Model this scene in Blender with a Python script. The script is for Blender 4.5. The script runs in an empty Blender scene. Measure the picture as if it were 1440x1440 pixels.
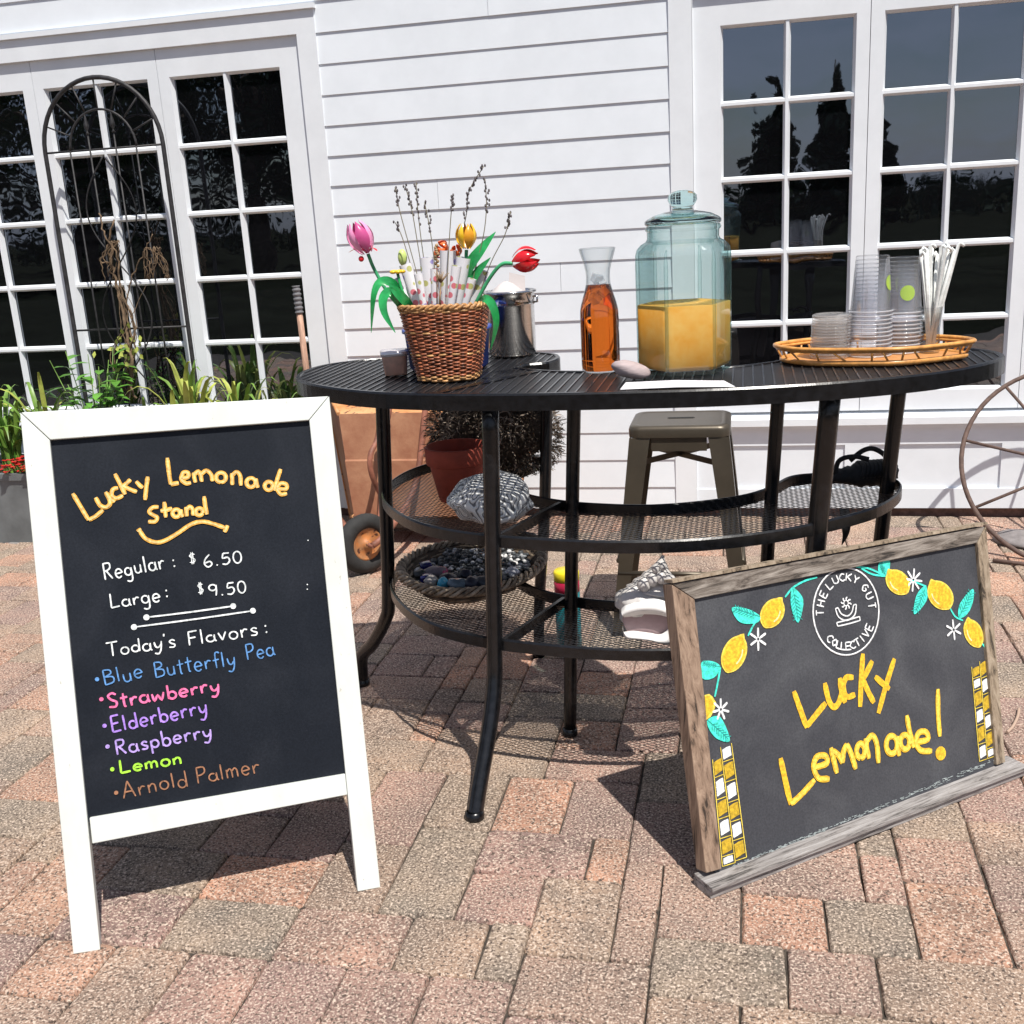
import bpy, math, random
from mathutils import Vector, Matrix, noise
R = math.radians
random.seed(7)
S = bpy.context.scene
COL = S.collection

# ---------------------------------------------------------------- camera, sky, sun, exposure
CAM = Vector((0.0, -4.5, 1.30173))
CR = Vector((0.9771587, 0.2046595, -0.05723072))
CU = Vector((-0.00124401, 0.27481149, 0.96149732))
CW = Vector((-0.21250722, 0.93946428, -0.26878904))
F = 1511.107
cam = bpy.data.objects.new('camera', bpy.data.cameras.new('camera')); COL.objects.link(cam)
m = Matrix(((CR.x, CU.x, -CW.x), (CR.y, CU.y, -CW.y), (CR.z, CU.z, -CW.z))).to_4x4()
m.translation = CAM
cam.matrix_world = m
cam.data.sensor_width = 36.0
cam.data.lens = F / 1440 * 36.0
cam.data.clip_start = 0.05
cam.data.clip_end = 1000
S.camera = cam

SUN_TO = Vector((0.32, -0.42, 1.0)).normalized()
W = bpy.data.worlds.new('World'); S.world = W
W.use_nodes = True
nt = W.node_tree
bg = nt.nodes['Background']
sky = nt.nodes.new('ShaderNodeTexSky')
sky.sky_type = 'NISHITA'
sky.sun_disc = False
sky.sun_elevation = math.asin(SUN_TO.z)
sky.sun_rotation = math.atan2(SUN_TO.x, SUN_TO.y)
sky.air_density = 1.0
sky.dust_density = 1.0
tcw = nt.nodes.new('ShaderNodeTexCoord'); mpw = nt.nodes.new('ShaderNodeMapping'); mpw.inputs['Scale'].default_value = (1.0, 1.0, 4.5)
cn = nt.nodes.new('ShaderNodeTexNoise'); cn.inputs['Scale'].default_value = 2.2; cn.inputs['Detail'].default_value = 7; cn.inputs['Roughness'].default_value = 0.58
cr = nt.nodes.new('ShaderNodeValToRGB'); cr.color_ramp.elements[0].position = 0.38; cr.color_ramp.elements[1].position = 0.66
cr.color_ramp.elements[0].color = (0, 0, 0, 1); cr.color_ramp.elements[1].color = (0.85, 0.85, 0.85, 1)
cm = nt.nodes.new('ShaderNodeMix'); cm.data_type = 'RGBA'; cm.inputs['B'].default_value = (7.2, 7.9, 10.2, 1)      # thin high cloud
nt.links.new(tcw.outputs['Generated'], mpw.inputs[0]); nt.links.new(mpw.outputs[0], cn.inputs['Vector']); nt.links.new(cn.outputs['Fac'], cr.inputs[0])
nt.links.new(cr.outputs[0], cm.inputs['Factor']); nt.links.new(sky.outputs[0], cm.inputs['A']); nt.links.new(cm.outputs['Result'], bg.inputs[0])
bg.inputs[1].default_value = 0.066
sun = bpy.data.objects.new('sun', bpy.data.lights.new('sun', 'SUN')); COL.objects.link(sun)
sun.data.energy = 5.0
sun.data.angle = R(0.5)
sun.data.color = (1.0, 0.955, 0.88)
sun.rotation_euler = (-SUN_TO).to_track_quat('-Z', 'Y').to_euler()
S.view_settings.view_transform = 'Standard'
S.view_settings.look = 'None'
S.view_settings.exposure = 0.2
S.view_settings.gamma = 1.0
S.cycles.transparent_max_bounces = 64
S.cycles.max_bounces = 10
S.cycles.glossy_bounces = 4

# ---------------------------------------------------------------- where a sight line meets a plane
def ray(px):
    return CW * F + CR * (px[0] - 720) - CU * (px[1] - 720)
def onz(px, z=0.0):
    d = ray(px); return CAM + d * ((z - CAM.z) / d.z)
def ony(px, y):
    d = ray(px); return CAM + d * ((y - CAM.y) / d.y)
def onplane(px, P, N):
    d = ray(px); return CAM + d * ((P - CAM).dot(N) / d.dot(N))

# ---------------------------------------------------------------- mesh builder
ORG = {}
class MB:
    def __init__(s):
        s.v = []; s.f = []; s.sm = []; s.mi = []; s.col = {}
        s.cm = 0
    def face(s, ids, smooth=False):
        s.f.append(tuple(ids)); s.sm.append(smooth); s.mi.append(s.cm)
    def add(s, vs):
        k = len(s.v); s.v.extend([Vector(p) for p in vs]); return k
    def quad(s, a, b, c, d, smooth=False):
        k = s.add((a, b, c, d)); s.face((k, k+1, k+2, k+3), smooth)
    def poly(s, pts):
        k = s.add(pts); s.face(range(k, k+len(pts)))
    def hexa(s, p):          # 8 points: bottom 0-3, top 4-7
        k = s.add(p)
        for q in ((3,2,1,0),(4,5,6,7),(0,1,5,4),(1,2,6,5),(2,3,7,6),(3,0,4,7)):
            s.face([k+i for i in q])
    def box(s, x0, x1, y0, y1, z0, z1):
        s.hexa([(x0,y0,z0),(x1,y0,z0),(x1,y1,z0),(x0,y1,z0),(x0,y0,z1),(x1,y0,z1),(x1,y1,z1),(x0,y1,z1)])
    def obox(s, o, ex, ey, ez):   # corner + three edge vectors
        o, ex, ey, ez = Vector(o), Vector(ex), Vector(ey), Vector(ez)
        s.hexa([o, o+ex, o+ex+ey, o+ey, o+ez, o+ex+ez, o+ex+ey+ez, o+ey+ez])
    def bar(s, a, b, w, h, up=(0,0,1)):   # rectangular bar from a to b
        a, b = Vector(a), Vector(b); d = (b-a).normalized()
        x = d.cross(Vector(up)).normalized(); z = x.cross(d)
        o = a - x*w/2 - z*h/2
        s.obox(o, b-a, x*w, z*h)
    def tube(s, path, r, n=8, closed=False, flat=None, smooth=True, cap=True):
        P = [Vector(p) for p in path]; N = len(P)
        if N < 2: return
        rr = r if isinstance(r, (list, tuple)) else [r]*N
        T = []
        for i in range(N):
            a = P[(i-1) % N] if (closed or i > 0) else P[i]
            b = P[(i+1) % N] if (closed or i < N-1) else P[i]
            t = (b-a)
            T.append(t.normalized() if t.length > 1e-9 else Vector((0,0,1)))
        if flat is not None:
            nrm = Vector(flat[0]); hh = flat[1]
        else:
            u = T[0].orthogonal().normalized()
        rings = []
        for i in range(N):
            if flat is not None:
                side = T[i].cross(nrm)
                side = side.normalized() if side.length > 1e-6 else T[i].orthogonal()
                if n == 4: ring = [P[i] + side*(sg*rr[i]) + nrm*(hh*tp_) for sg, tp_ in ((1,0),(1,1),(-1,1),(-1,0))]
                else: ring = [P[i] + side*(math.cos(2*math.pi*j/n)*rr[i]) + nrm*(math.sin(2*math.pi*j/n)*hh) for j in range(n)]
            else:
                u = (u - T[i]*u.dot(T[i]))
                u = u.normalized() if u.length > 1e-6 else T[i].orthogonal().normalized()
                w = T[i].cross(u)
                ring = [P[i] + u*(math.cos(2*math.pi*j/n)*rr[i]) + w*(math.sin(2*math.pi*j/n)*rr[i]) for j in range(n)]
            rings.append(s.add(ring))
        M = N if closed else N-1
        for i in range(M):
            a, b = rings[i], rings[(i+1) % N]
            for j in range(n):
                k = (j+1) % n
                s.face((a+j, a+k, b+k, b+j), smooth)
        if cap and not closed:
            s.face([rings[0]+j for j in range(n)][::-1]); s.face([rings[-1]+j for j in range(n)])
    def lathe(s, prof, c=(0,0,0), n=32, rf=None, smooth=True, sx=1.0, sy=1.0):   # prof: (r,z)
        c = Vector(c); rings = []
        for (r, z) in prof:
            ring = []
            for j in range(n):
                a = 2*math.pi*j/n
                q = r if rf is None else r*rf(a, z)
                ring.append(c + Vector((math.cos(a)*q*sx, math.sin(a)*q*sy, z)))
            rings.append(s.add(ring))
        for i in range(len(prof)-1):
            a, b = rings[i], rings[i+1]
            for j in range(n):
                k = (j+1) % n
                s.face((a+j, a+k, b+k, b+j), smooth)
        return rings
    def disc(s, c, r, n=24, N=(0,0,1), rx=None):
        N = Vector(N).normalized(); u = N.orthogonal().normalized(); w = N.cross(u); c = Vector(c)
        k = s.add([c + u*r*math.cos(2*math.pi*j/n) + w*r*math.sin(2*math.pi*j/n) for j in range(n)])
        s.face(range(k, k+n))
    def ball(s, c, rx, ry=None, rz=None, n=12, m=8, rot=None, disp=None):
        ry = rx if ry is None else ry; rz = rx if rz is None else rz
        c = Vector(c); ids = []
        for i in range(m+1):
            t = math.pi*i/m
            row = []
            for j in range(n):
                a = 2*math.pi*j/n
                d = Vector((math.sin(t)*math.cos(a), math.sin(t)*math.sin(a), math.cos(t)))
                k = 1.0 if disp is None else disp(d)
                p = Vector((d.x*rx, d.y*ry, d.z*rz))*k
                if rot is not None: p = rot @ p
                row.append(c+p)
            ids.append(s.add(row))
        for i in range(m):
            for j in range(n):
                k = (j+1) % n
                s.face((ids[i]+j, ids[i+1]+j, ids[i+1]+k, ids[i]+k), True)
    def prism(s, pts, thick):      # planar polygon (3D points) extruded by vector thick
        t = Vector(thick); n = len(pts)
        k = s.add(pts); s.add([Vector(p)+t for p in pts])
        s.face(range(k+n, k+2*n)); s.face(list(range(k, k+n))[::-1])
        for i in range(n):
            j = (i+1) % n
            s.face((k+i, k+j, k+n+j, k+n+i))
    def leaf(s, pts, ws, up=(0,0,1), fold=0.25):   # a folded blade along pts with half-widths ws
        P = [Vector(p) for p in pts]; rows = []
        for i, p in enumerate(P):
            t = (P[min(i+1, len(P)-1)] - P[max(i-1, 0)]).normalized()
            side = t.cross(Vector(up))
            side = side.normalized() if side.length > 1e-4 else t.orthogonal().normalized()
            nn = side.cross(t)
            rows.append(s.add([p - side*ws[i] + nn*ws[i]*fold, p, p + side*ws[i] + nn*ws[i]*fold]))
        for i in range(len(P)-1):
            a, b = rows[i], rows[i+1]
            s.face((a, a+1, b+1, b), True); s.face((a+1, a+2, b+2, b+1), True)
    def build(s, name, mats, parent=None, origin=None, attr=None):
        org = ORG[parent.name] if parent is not None else (Vector(origin) if origin is not None else Vector((0,0,0)))
        me = bpy.data.meshes.new(name)
        me.from_pydata([p-org for p in s.v], [], s.f)
        for mt in (mats if isinstance(mats, (list, tuple)) else [mats]): me.materials.append(mt)
        me.polygons.foreach_set('use_smooth', s.sm)
        me.polygons.foreach_set('material_index', s.mi)
        if attr:
            at = me.attributes.new('tone', 'FLOAT', 'FACE')
            at.data.foreach_set('value', attr)
        me.update()
        o = bpy.data.objects.new(name, me); COL.objects.link(o)
        if parent is not None: o.parent = parent
        else: o.location = org
        ORG[o.name] = org
        return o

def soften(o, w=0.0015, seg=2):      # worn, slightly rounded edges
    md = o.modifiers.new('edge_wear', 'BEVEL'); md.width = w; md.segments = seg; md.limit_method = 'ANGLE'
    return o
def tag(o, label, cat, group=None):
    o['label'] = label; o['category'] = cat
    if group: o['group'] = group
    return o
def struct(o, kind='structure'):
    o['kind'] = kind; return o
def thing(name, loc, label, cat, group=None):
    o = bpy.data.objects.new(name, None); COL.objects.link(o)
    o.empty_display_size = 0.1
    o.location = loc; ORG[o.name] = Vector(loc)
    return tag(o, label, cat, group)
def copy_tree(o, offset, label=None, parent=None):
    c = o.copy(); COL.objects.link(c)
    if parent is not None: c.parent = parent
    else: c.location = o.location + Vector(offset)
    if label: c['label'] = label
    for ch in list(o.children): copy_tree(ch, (0,0,0), None, c)
    return c
def spline(pts, k=6, closed=False):
    P = [Vector(p) if len(p) == 3 else Vector((p[0], p[1], 0)) for p in pts]
    n = len(P); out = []
    for i in range(n if closed else n-1):
        p0 = P[(i-1) % n] if (closed or i > 0) else P[0]*2 - P[1]
        p1 = P[i]; p2 = P[(i+1) % n]
        p3 = P[(i+2) % n] if (closed or i+2 < n) else P[-1]*2 - P[-2]
        for j in range(k):
            t = j/k
            out.append(0.5*((2*p1) + (p2-p0)*t + (2*p0-5*p1+4*p2-p3)*t*t + (3*p1-p0-3*p2+p3)*t**3))
    if not closed: out.append(P[-1])
    return out

# ---------------------------------------------------------------- materials
def mat(name, col, rough=0.5, metal=0.0, var=0.0, vs=8.0, bump=0.0, bs=60.0, spec=0.5, col2=None, vdet=4.0, stretch=None, dist=0.003, coat=0.0, sss=0.0):
    M = bpy.data.materials.new(name); M.use_nodes = True
    t = M.node_tree; n = t.nodes; b = n['Principled BSDF']
    b.inputs['Base Color'].default_value = (*col, 1)
    b.inputs['Roughness'].default_value = rough
    b.inputs['Metallic'].default_value = metal
    b.inputs['Specular IOR Level'].default_value = spec
    b.inputs['Coat Weight'].default_value = coat
    if sss: b.inputs['Subsurface Weight'].default_value = sss; b.inputs['Subsurface Radius'].default_value = (0.02, 0.012, 0.006)
    tc = n.new('ShaderNodeTexCoord'); src = tc.outputs['Object']
    if stretch:
        mp = n.new('ShaderNodeMapping'); mp.inputs['Scale'].default_value = stretch
        t.links.new(src, mp.inputs[0]); src = mp.outputs[0]
    if var or col2:
        nz = n.new('ShaderNodeTexNoise'); nz.inputs['Scale'].default_value = vs; nz.inputs['Detail'].default_value = vdet
        nz.inputs['Roughness'].default_value = 0.65
        t.links.new(src, nz.inputs['Vector'])
        rp = n.new('ShaderNodeValToRGB')
        c2 = col2 if col2 else tuple(max(0, c*(1-var)) for c in col)
        c1 = col if col2 else tuple(min(1, c*(1+var)) for c in col)
        rp.color_ramp.elements[0].position = 0.36; rp.color_ramp.elements[0].color = (*c2, 1)
        rp.color_ramp.elements[1].position = 0.64; rp.color_ramp.elements[1].color = (*c1, 1)
        t.links.new(nz.outputs['Fac'], rp.inputs[0]); t.links.new(rp.outputs[0], b.inputs['Base Color'])
    if bump:
        n2 = n.new('ShaderNodeTexNoise'); n2.inputs['Scale'].default_value = bs; n2.inputs['Detail'].default_value = 5
        t.links.new(src, n2.inputs['Vector'])
        bp = n.new('ShaderNodeBump'); bp.inputs['Strength'].default_value = bump; bp.inputs['Distance'].default_value = dist
        t.links.new(n2.outputs['Fac'], bp.inputs['Height']); t.links.new(bp.outputs[0], b.inputs['Normal'])
    return M
def glassy(name, mid, edge, ior=1.5, rough=0.02, milk=0.0, milkcol=(1,1,1), power=2.2):
    M = bpy.data.materials.new(name); M.use_nodes = True
    t = M.node_tree; n = t.nodes; n.clear()
    out = n.new('ShaderNodeOutputMaterial')
    lw = n.new('ShaderNodeLayerWeight'); lw.inputs['Blend'].default_value = 0.5
    mx = n.new('ShaderNodeMix'); mx.data_type = 'RGBA'
    mx.inputs['A'].default_value = (*mid, 1); mx.inputs['B'].default_value = (*edge, 1)
    pw = n.new('ShaderNodeMath'); pw.operation = 'POWER'; pw.inputs[1].default_value = power
    t.links.new(lw.outputs['Facing'], pw.inputs[0]); t.links.new(pw.outputs[0], mx.inputs['Factor'])
    tr = n.new('ShaderNodeBsdfTransparent'); t.links.new(mx.outputs['Result'], tr.inputs[0])
    gl = n.new('ShaderNodeBsdfGlossy'); gl.inputs['Roughness'].default_value = rough
    f0 = ((ior-1)/(ior+1))**2
    p5 = n.new('ShaderNodeMath'); p5.operation = 'POWER'; p5.inputs[1].default_value = 5.0
    fr = n.new('ShaderNodeMath'); fr.operation = 'MULTIPLY_ADD'; fr.inputs[1].default_value = 1-f0; fr.inputs[2].default_value = f0
    t.links.new(lw.outputs['Facing'], p5.inputs[0]); t.links.new(p5.outputs[0], fr.inputs[0])
    s = tr.outputs[0]
    if milk:
        df = n.new('ShaderNodeBsdfDiffuse'); df.inputs[0].default_value = (*milkcol, 1)
        m0 = n.new('ShaderNodeMixShader'); m0.inputs[0].default_value = milk
        t.links.new(s, m0.inputs[1]); t.links.new(df.outputs[0], m0.inputs[2]); s = m0.outputs[0]
    ms = n.new('ShaderNodeMixShader')
    t.links.new(fr.outputs[0], ms.inputs[0]); t.links.new(s, ms.inputs[1]); t.links.new(gl.outputs[0], ms.inputs[2])
    t.links.new(ms.outputs[0], out.inputs[0])
    return M

WHITE = mat('white_paint', (0.77, 0.81, 0.855), 0.45, var=0.03, vs=5, bump=0.12, bs=90, dist=0.001)
TRIM = mat('trim_paint', (0.78, 0.81, 0.845), 0.4, var=0.03, vs=6, bump=0.08, bs=70, dist=0.001)
BLACKM = mat('black_metal', (0.0055, 0.006, 0.0075), 0.27, var=0.5, vs=60, bump=0.25, bs=260, dist=0.0006)
MESHM = mat('black_mesh', (0.012, 0.012, 0.014), 0.38, var=0.4, vs=90)
TOPM = mat('tabletop_mesh', (0.022, 0.024, 0.028), 0.27, var=0.4, vs=40, spec=0.9)
# ================================================================ GROUND
GR = mat('far_ground', (0.014, 0.016, 0.011), 0.95, var=0.3, vs=0.6, spec=0.0)
g = MB(); g.quad((-300,-300,-0.03), (300,-300,-0.03), (300,300,-0.03), (-300,300,-0.03))
struct(g.build('ground', GR))
SAND = mat('joint_sand', (0.055, 0.045, 0.036), 0.95, var=0.5, vs=50, bump=0.6, bs=200)
g = MB(); g.quad((-6.2,-6.2,-0.009), (4.2,-6.2,-0.009), (4.2,0.1,-0.009), (-6.2,0.1,-0.009))
struct(g.build('paving_bed', SAND))

def paver_mat():
    M = bpy.data.materials.new('paver'); M.use_nodes = True
    t = M.node_tree; n = t.nodes; b = n['Principled BSDF']; L = t.links.new
    at = n.new('ShaderNodeAttribute'); at.attribute_name = 'tone'
    rp = n.new('ShaderNodeValToRGB'); e = rp.color_ramp.elements
    e[0].position = 0.0; e[0].color = (0.268, 0.216, 0.173, 1)
    e[1].position = 1.0; e[1].color = (0.485, 0.262, 0.182, 1)
    for p, c in ((0.22, (0.30, 0.238, 0.185)), (0.42, (0.345, 0.242, 0.182)), (0.6, (0.315, 0.205, 0.182)), (0.80, (0.42, 0.255, 0.185))):
        q = e.new(p); q.color = (*c, 1)
    L(at.outputs['Fac'], rp.inputs[0])
    tc = n.new('ShaderNodeTexCoord')
    def nz(scale, det=3, ro=0.6):
        q = n.new('ShaderNodeTexNoise'); q.inputs['Scale'].default_value = scale; q.inputs['Detail'].default_value = det; q.inputs['Roughness'].default_value = ro
        L(tc.outputs['Object'], q.inputs['Vector']); return q
    def ramp(src, a, b_, ca, cb):
        q = n.new('ShaderNodeValToRGB'); q.color_ramp.elements[0].position = a; q.color_ramp.elements[1].position = b_
        q.color_ramp.elements[0].color = (*ca, 1); q.color_ramp.elements[1].color = (*cb, 1); L(src, q.inputs[0]); return q
    def mix(kind, fac, a, b_):
        q = n.new('ShaderNodeMix'); q.data_type = 'RGBA'; q.blend_type = kind
        if isinstance(fac, float): q.inputs['Factor'].default_value = fac
        else: L(fac, q.inputs['Factor'])
        L(a, q.inputs['A']); 
        if isinstance(b_, tuple): q.inputs['B'].default_value = (*b_, 1)
        else: L(b_, q.inputs['B'])
        return q.outputs['Result']
    blotch = ramp(nz(9, 4).outputs['Fac'], 0.3, 0.7, (0.70, 0.73, 0.76), (1.24, 1.18, 1.12))
    c = mix('MULTIPLY', 1.0, rp.outputs[0], blotch.outputs[0])
    blo2 = ramp(nz(3.1, 3).outputs['Fac'], 0.40, 0.62, (0.74, 0.77, 0.78), (1.06, 1.03, 1.0))
    c = mix('MULTIPLY', 1.0, c, blo2.outputs[0])
    sp1 = ramp(nz(200, 3, 0.62).outputs['Fac'], 0.50, 0.64, (0, 0, 0), (1, 1, 1))      # pale grit
    c = mix('MIX', sp1.outputs[0], c, (0.66, 0.53, 0.43))
    n3 = nz(160, 3, 0.62)
    mpp = n.new('ShaderNodeMapping'); mpp.inputs['Location'].default_value = (7.3, 2.1, 4.4); L(tc.outputs['Object'], mpp.inputs[0]); L(mpp.outputs[0], n3.inputs['Vector'])
    sp2 = ramp(n3.outputs['Fac'], 0.52, 0.63, (0, 0, 0), (1, 1, 1))      # dark grit
    c = mix('MIX', sp2.outputs[0], c, (0.085, 0.062, 0.05))
    L(c, b.inputs['Base Color'])
    b.inputs['Roughness'].default_value = 0.88; b.inputs['Specular IOR Level'].default_value = 0.3
    bp = n.new('ShaderNodeBump'); bp.inputs['Strength'].default_value = 0.9; bp.inputs['Distance'].default_value = 0.004
    nb = nz(140, 4, 0.7); L(nb.outputs['Fac'], bp.inputs['Height']); L(bp.outputs[0], b.inputs['Normal'])
    return M
PAVER = paver_mat()
rg = random.Random(11)
g = MB(); tones = []
def paver(x0, x1, y0, y1):
    gp = rg.uniform(0.0008, 0.0022)
    x0 += gp; x1 -= gp; y0 += gp; y1 -= gp
    h = rg.gauss(0, 0.0012); tx = rg.gauss(0, 0.004); ty = rg.gauss(0, 0.004)
    cx, cy = (x0+x1)/2, (y0+y1)/2
    def P(x, y, dz): return (x, y, dz + h + (x-cx)*tx + (y-cy)*ty)
    def ring(inset, dz):
        c = 0.005 + inset*0.5
        X0, X1, Y0, Y1 = x0+inset, x1-inset, y0+inset, y1-inset
        j = lambda: rg.uniform(-0.0019, 0.0019)
        return [P(x+j(), y+j(), dz) for x, y in ((X0+c,Y0),((X0+X1)/2,Y0),(X1-c,Y0),(X1,Y0+c),(X1,(Y0+Y1)/2),(X1,Y1-c),(X1-c,Y1),((X0+X1)/2,Y1),(X0+c,Y1),(X0,Y1-c),(X0,(Y0+Y1)/2),(X0,Y0+c))]
    a = g.add(ring(0, -0.012)); b = g.add(ring(0.0008, -0.0035)); c = g.add(ring(0.0042, 0.0))
    for lo, hi in ((a, b), (b, c)):
        for i in range(12):
            k = (i+1) % 12; g.face((lo+i, lo+k, hi+k, hi+i), True)
    g.face(range(c, c+12))
    t = min(1, max(0, rg.choice((0.05, 0.2, 0.3, 0.38, 0.45, 0.5, 0.55, 0.62, 0.62, 0.72, 0.85, 1.0)) + rg.gauss(0, 0.05)))
    tones.extend([t]*(len(g.f)-len(tones)))
MOD = 0.0775          # random ashlar laid on a 77 mm module
NX, NY = 112, 72
used = [[False]*NY for _ in range(NX)]
SIZES = [(2,2)]*5 + [(2,3)]*4 + [(3,2)]*6 + [(3,3)]*1 + [(4,2)]*1 + [(2,4)]*1
for j in range(NY):
    for i in range(NX):
        if used[i][j]: continue
        opts = SIZES[:]; rg.shuffle(opts)
        for (w_, l_) in opts + [(1,2),(2,1),(1,1)]:
            if i+w_ > NX or j+l_ > NY: continue
            if any(used[i+p][j+q] for p in range(w_) for q in range(l_)): continue
            for p in range(w_):
                for q in range(l_): used[i+p][j+q] = True
            x0 = -5.2 + i*MOD; y0 = -5.585 + j*MOD
            paver(x0, x0+w_*MOD, y0, min(y0+l_*MOD, -0.004)); break
ob = g.build('paving', PAVER, attr=tones); struct(ob)

# ================================================================ HOUSE
def pane_mat():
    M = bpy.data.materials.new('window_glass'); M.use_nodes = True
    t = M.node_tree; n = t.nodes; b = n['Principled BSDF']; L = t.links.new
    b.inputs['Base Color'].default_value = (0.004, 0.004, 0.005, 1); b.inputs['Roughness'].default_value = 0.012
    b.inputs['IOR'].default_value = 3.0; b.inputs['Specular Tint'].default_value = (0.80, 0.88, 1.0, 1)
    tc = n.new('ShaderNodeTexCoord'); q = n.new('ShaderNodeTexNoise'); q.inputs['Scale'].default_value = 5.5; q.inputs['Detail'].default_value = 1.5
    mp = n.new('ShaderNodeMapping'); mp.inputs['Scale'].default_value = (1, 1, 0.6)
    L(tc.outputs['Object'], mp.inputs[0]); L(mp.outputs[0], q.inputs['Vector'])
    bp = n.new('ShaderNodeBump'); bp.inputs['Strength'].default_value = 0.35; bp.inputs['Distance'].default_value = 0.004
    L(q.outputs['Fac'], bp.inputs['Height']); L(bp.outputs[0], b.inputs['Normal'])
    return M
PANE = pane_mat()
BRICKF = mat('foundation_brick', (0.20, 0.11, 0.085), 0.9, var=0.3, vs=30, bump=0.4, bs=120)
ROOFM = mat('roof_shingle', (0.08, 0.078, 0.075), 0.9, var=0.4, vs=20, bump=0.4, bs=60)
house = thing('house', (0, 0.3, 0), 'white clapboard house wall with tall multi paned windows', 'house')
XL, XR = -5.6, 3.6
SL, SR = -1.715, -0.291          # clapboard field between the two window groups
PIT = 0.1198
def clap(mb, x0, x1, z0, z1, seams=()):
    i = -30
    while True:
        zb = 2.048 - PIT*i
        i += 1
        if zb > z1: continue
        if zb < z0 - PIT: break
        za = max(zb, z0); zt = min(zb + PIT + 0.012, z1)
        if zt - za < 0.01: continue
        xa = x0
        cuts = [x0] + [sx for (sz, sx) in seams if abs(sz-zb) < 0.02] + [x1]
        for q in range(len(cuts)-1):
            a, b = cuts[q] + (0.0008 if q else 0), cuts[q+1] - (0.0008 if q < len(cuts)-2 else 0)
            jj = math.sin(i*7.3+q*2.1)*0.0009; yb, yt = -0.0137+jj, -0.0078+jj
            mb.hexa([(a, yb, za), (b, yb, za), (b, 0.01, za), (a, 0.01, za), (a, yt, zt), (b, yt, zt), (b, 0.01, zt), (a, 0.01, zt)])
w = MB()
clap(w, SL, SR, 0.036, 3.29, seams=((2.048, -0.992), (0.97, -0.75), (0.25, -1.3), (1.329, -1.25)))
clap(w, XL, SL-0.0, 2.16, 3.29)
clap(w, XL, -3.75, 0.036, 2.16)
clap(w, SR, XR, 2.16, 3.29)
clap(w, 1.83, XR, 0.036, 2.16)
w.box(XL, XR, 0.06, 0.25, -0.05, 3.29)
w.build('wall', WHITE, house)
f = MB(); f.box(XL, XR, 0.022, 0.055, -0.05, 0.034)
f.build('foundation', BRICKF, house)
rf = MB()
rf.hexa([(XL-.3,-0.06,3.30),(XR+.3,-0.06,3.30),(XR+.3,4.5,5.0),(XL-.3,4.5,5.0),(XL-.3,-0.06,3.44),(XR+.3,-0.06,3.44),(XR+.3,4.5,5.14),(XL-.3,4.5,5.14)])
rf.build('roof', ROOFM, house)

ZT, ZB, ROW = 1.935, 0.523, 0.2824
def window(xa, xb, outer):      # glass opening xa..xb, sash outer edges
    oa, ob_ = outer
    mb = MB()
    # stiles and rails (front face y = 0)
    mb.box(oa, xa, 0, 0.045, 0.445, 2.05); mb.box(xb, ob_, 0, 0.045, 0.445, 2.05)
    mb.box(xa, xb, 0, 0.045, ZT, 2.05); mb.box(xa, xb, 0, 0.045, 0.445, ZB)
    # bevelled glazing beads round the opening
    def bead(p, q, n_in):      # from p to q, bead leaning from (y=0) to (y=.024) by n_in
        p, q, n_in = Vector(p), Vector(q), Vector(n_in)*0.010
        d = Vector((0, 0.022, 0))
        mb.quad(p, q, q+n_in+d, p+n_in+d)
    Y = 0.001
    bead((xa,Y,ZT),(xb,Y,ZT),(0,0,-1)); bead((xb,Y,ZB),(xa,Y,ZB),(0,0,1))
    bead((xa,Y,ZB),(xa,Y,ZT),(1,0,0)); bead((xb,Y,ZT),(xb,Y,ZB),(-1,0,0))
    # muntins: a trapezoid section, face 12 mm, foot 24 mm
    def muntin(p, q, side):
        p, q, s = Vector(p), Vector(q), Vector(side)
        f_, b_ = 0.0055, 0.0135
        y0, y1 = Vector((0, 0.003, 0)), Vector((0, 0.0235, 0))
        mb.hexa([p-s*b_+y1, q-s*b_+y1, q+s*b_+y1, p+s*b_+y1, p-s*f_+y0, q-s*f_+y0, q+s*f_+y0, p+s*f_+y0])
    xm = (xa+xb)/2
    muntin((xm,0,ZB),(xm,0,ZT),(1,0,0))
    for k in range(1, 5):
        z = ZT - ROW*k
        for a, b in ((xa, xm-0.006), (xm+0.006, xb)):
            muntin((a,0.0005,z),(b,0.0005,z),(0,0,1))
    o = mb.build('window', TRIM, house)
    gl = MB(); gl.quad((xa,0.0255,ZB),(xb,0.0255,ZB),(xb,0.0255,ZT),(xa,0.0255,ZT))
    gl.build('glass', PANE, o)
    return o
window(-3.605, -3.103, (-3.70, -3.05))
window(-3.002, -2.500, (-3.0475, -2.4505))
window(-2.397, -1.894, (-2.448, -1.797))
window(-0.097, 0.400, (-0.203, 0.4485))
window(0.499, 0.994, (0.451, 1.0455))
window(1.093, 1.590, (1.048, 1.70))

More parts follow.
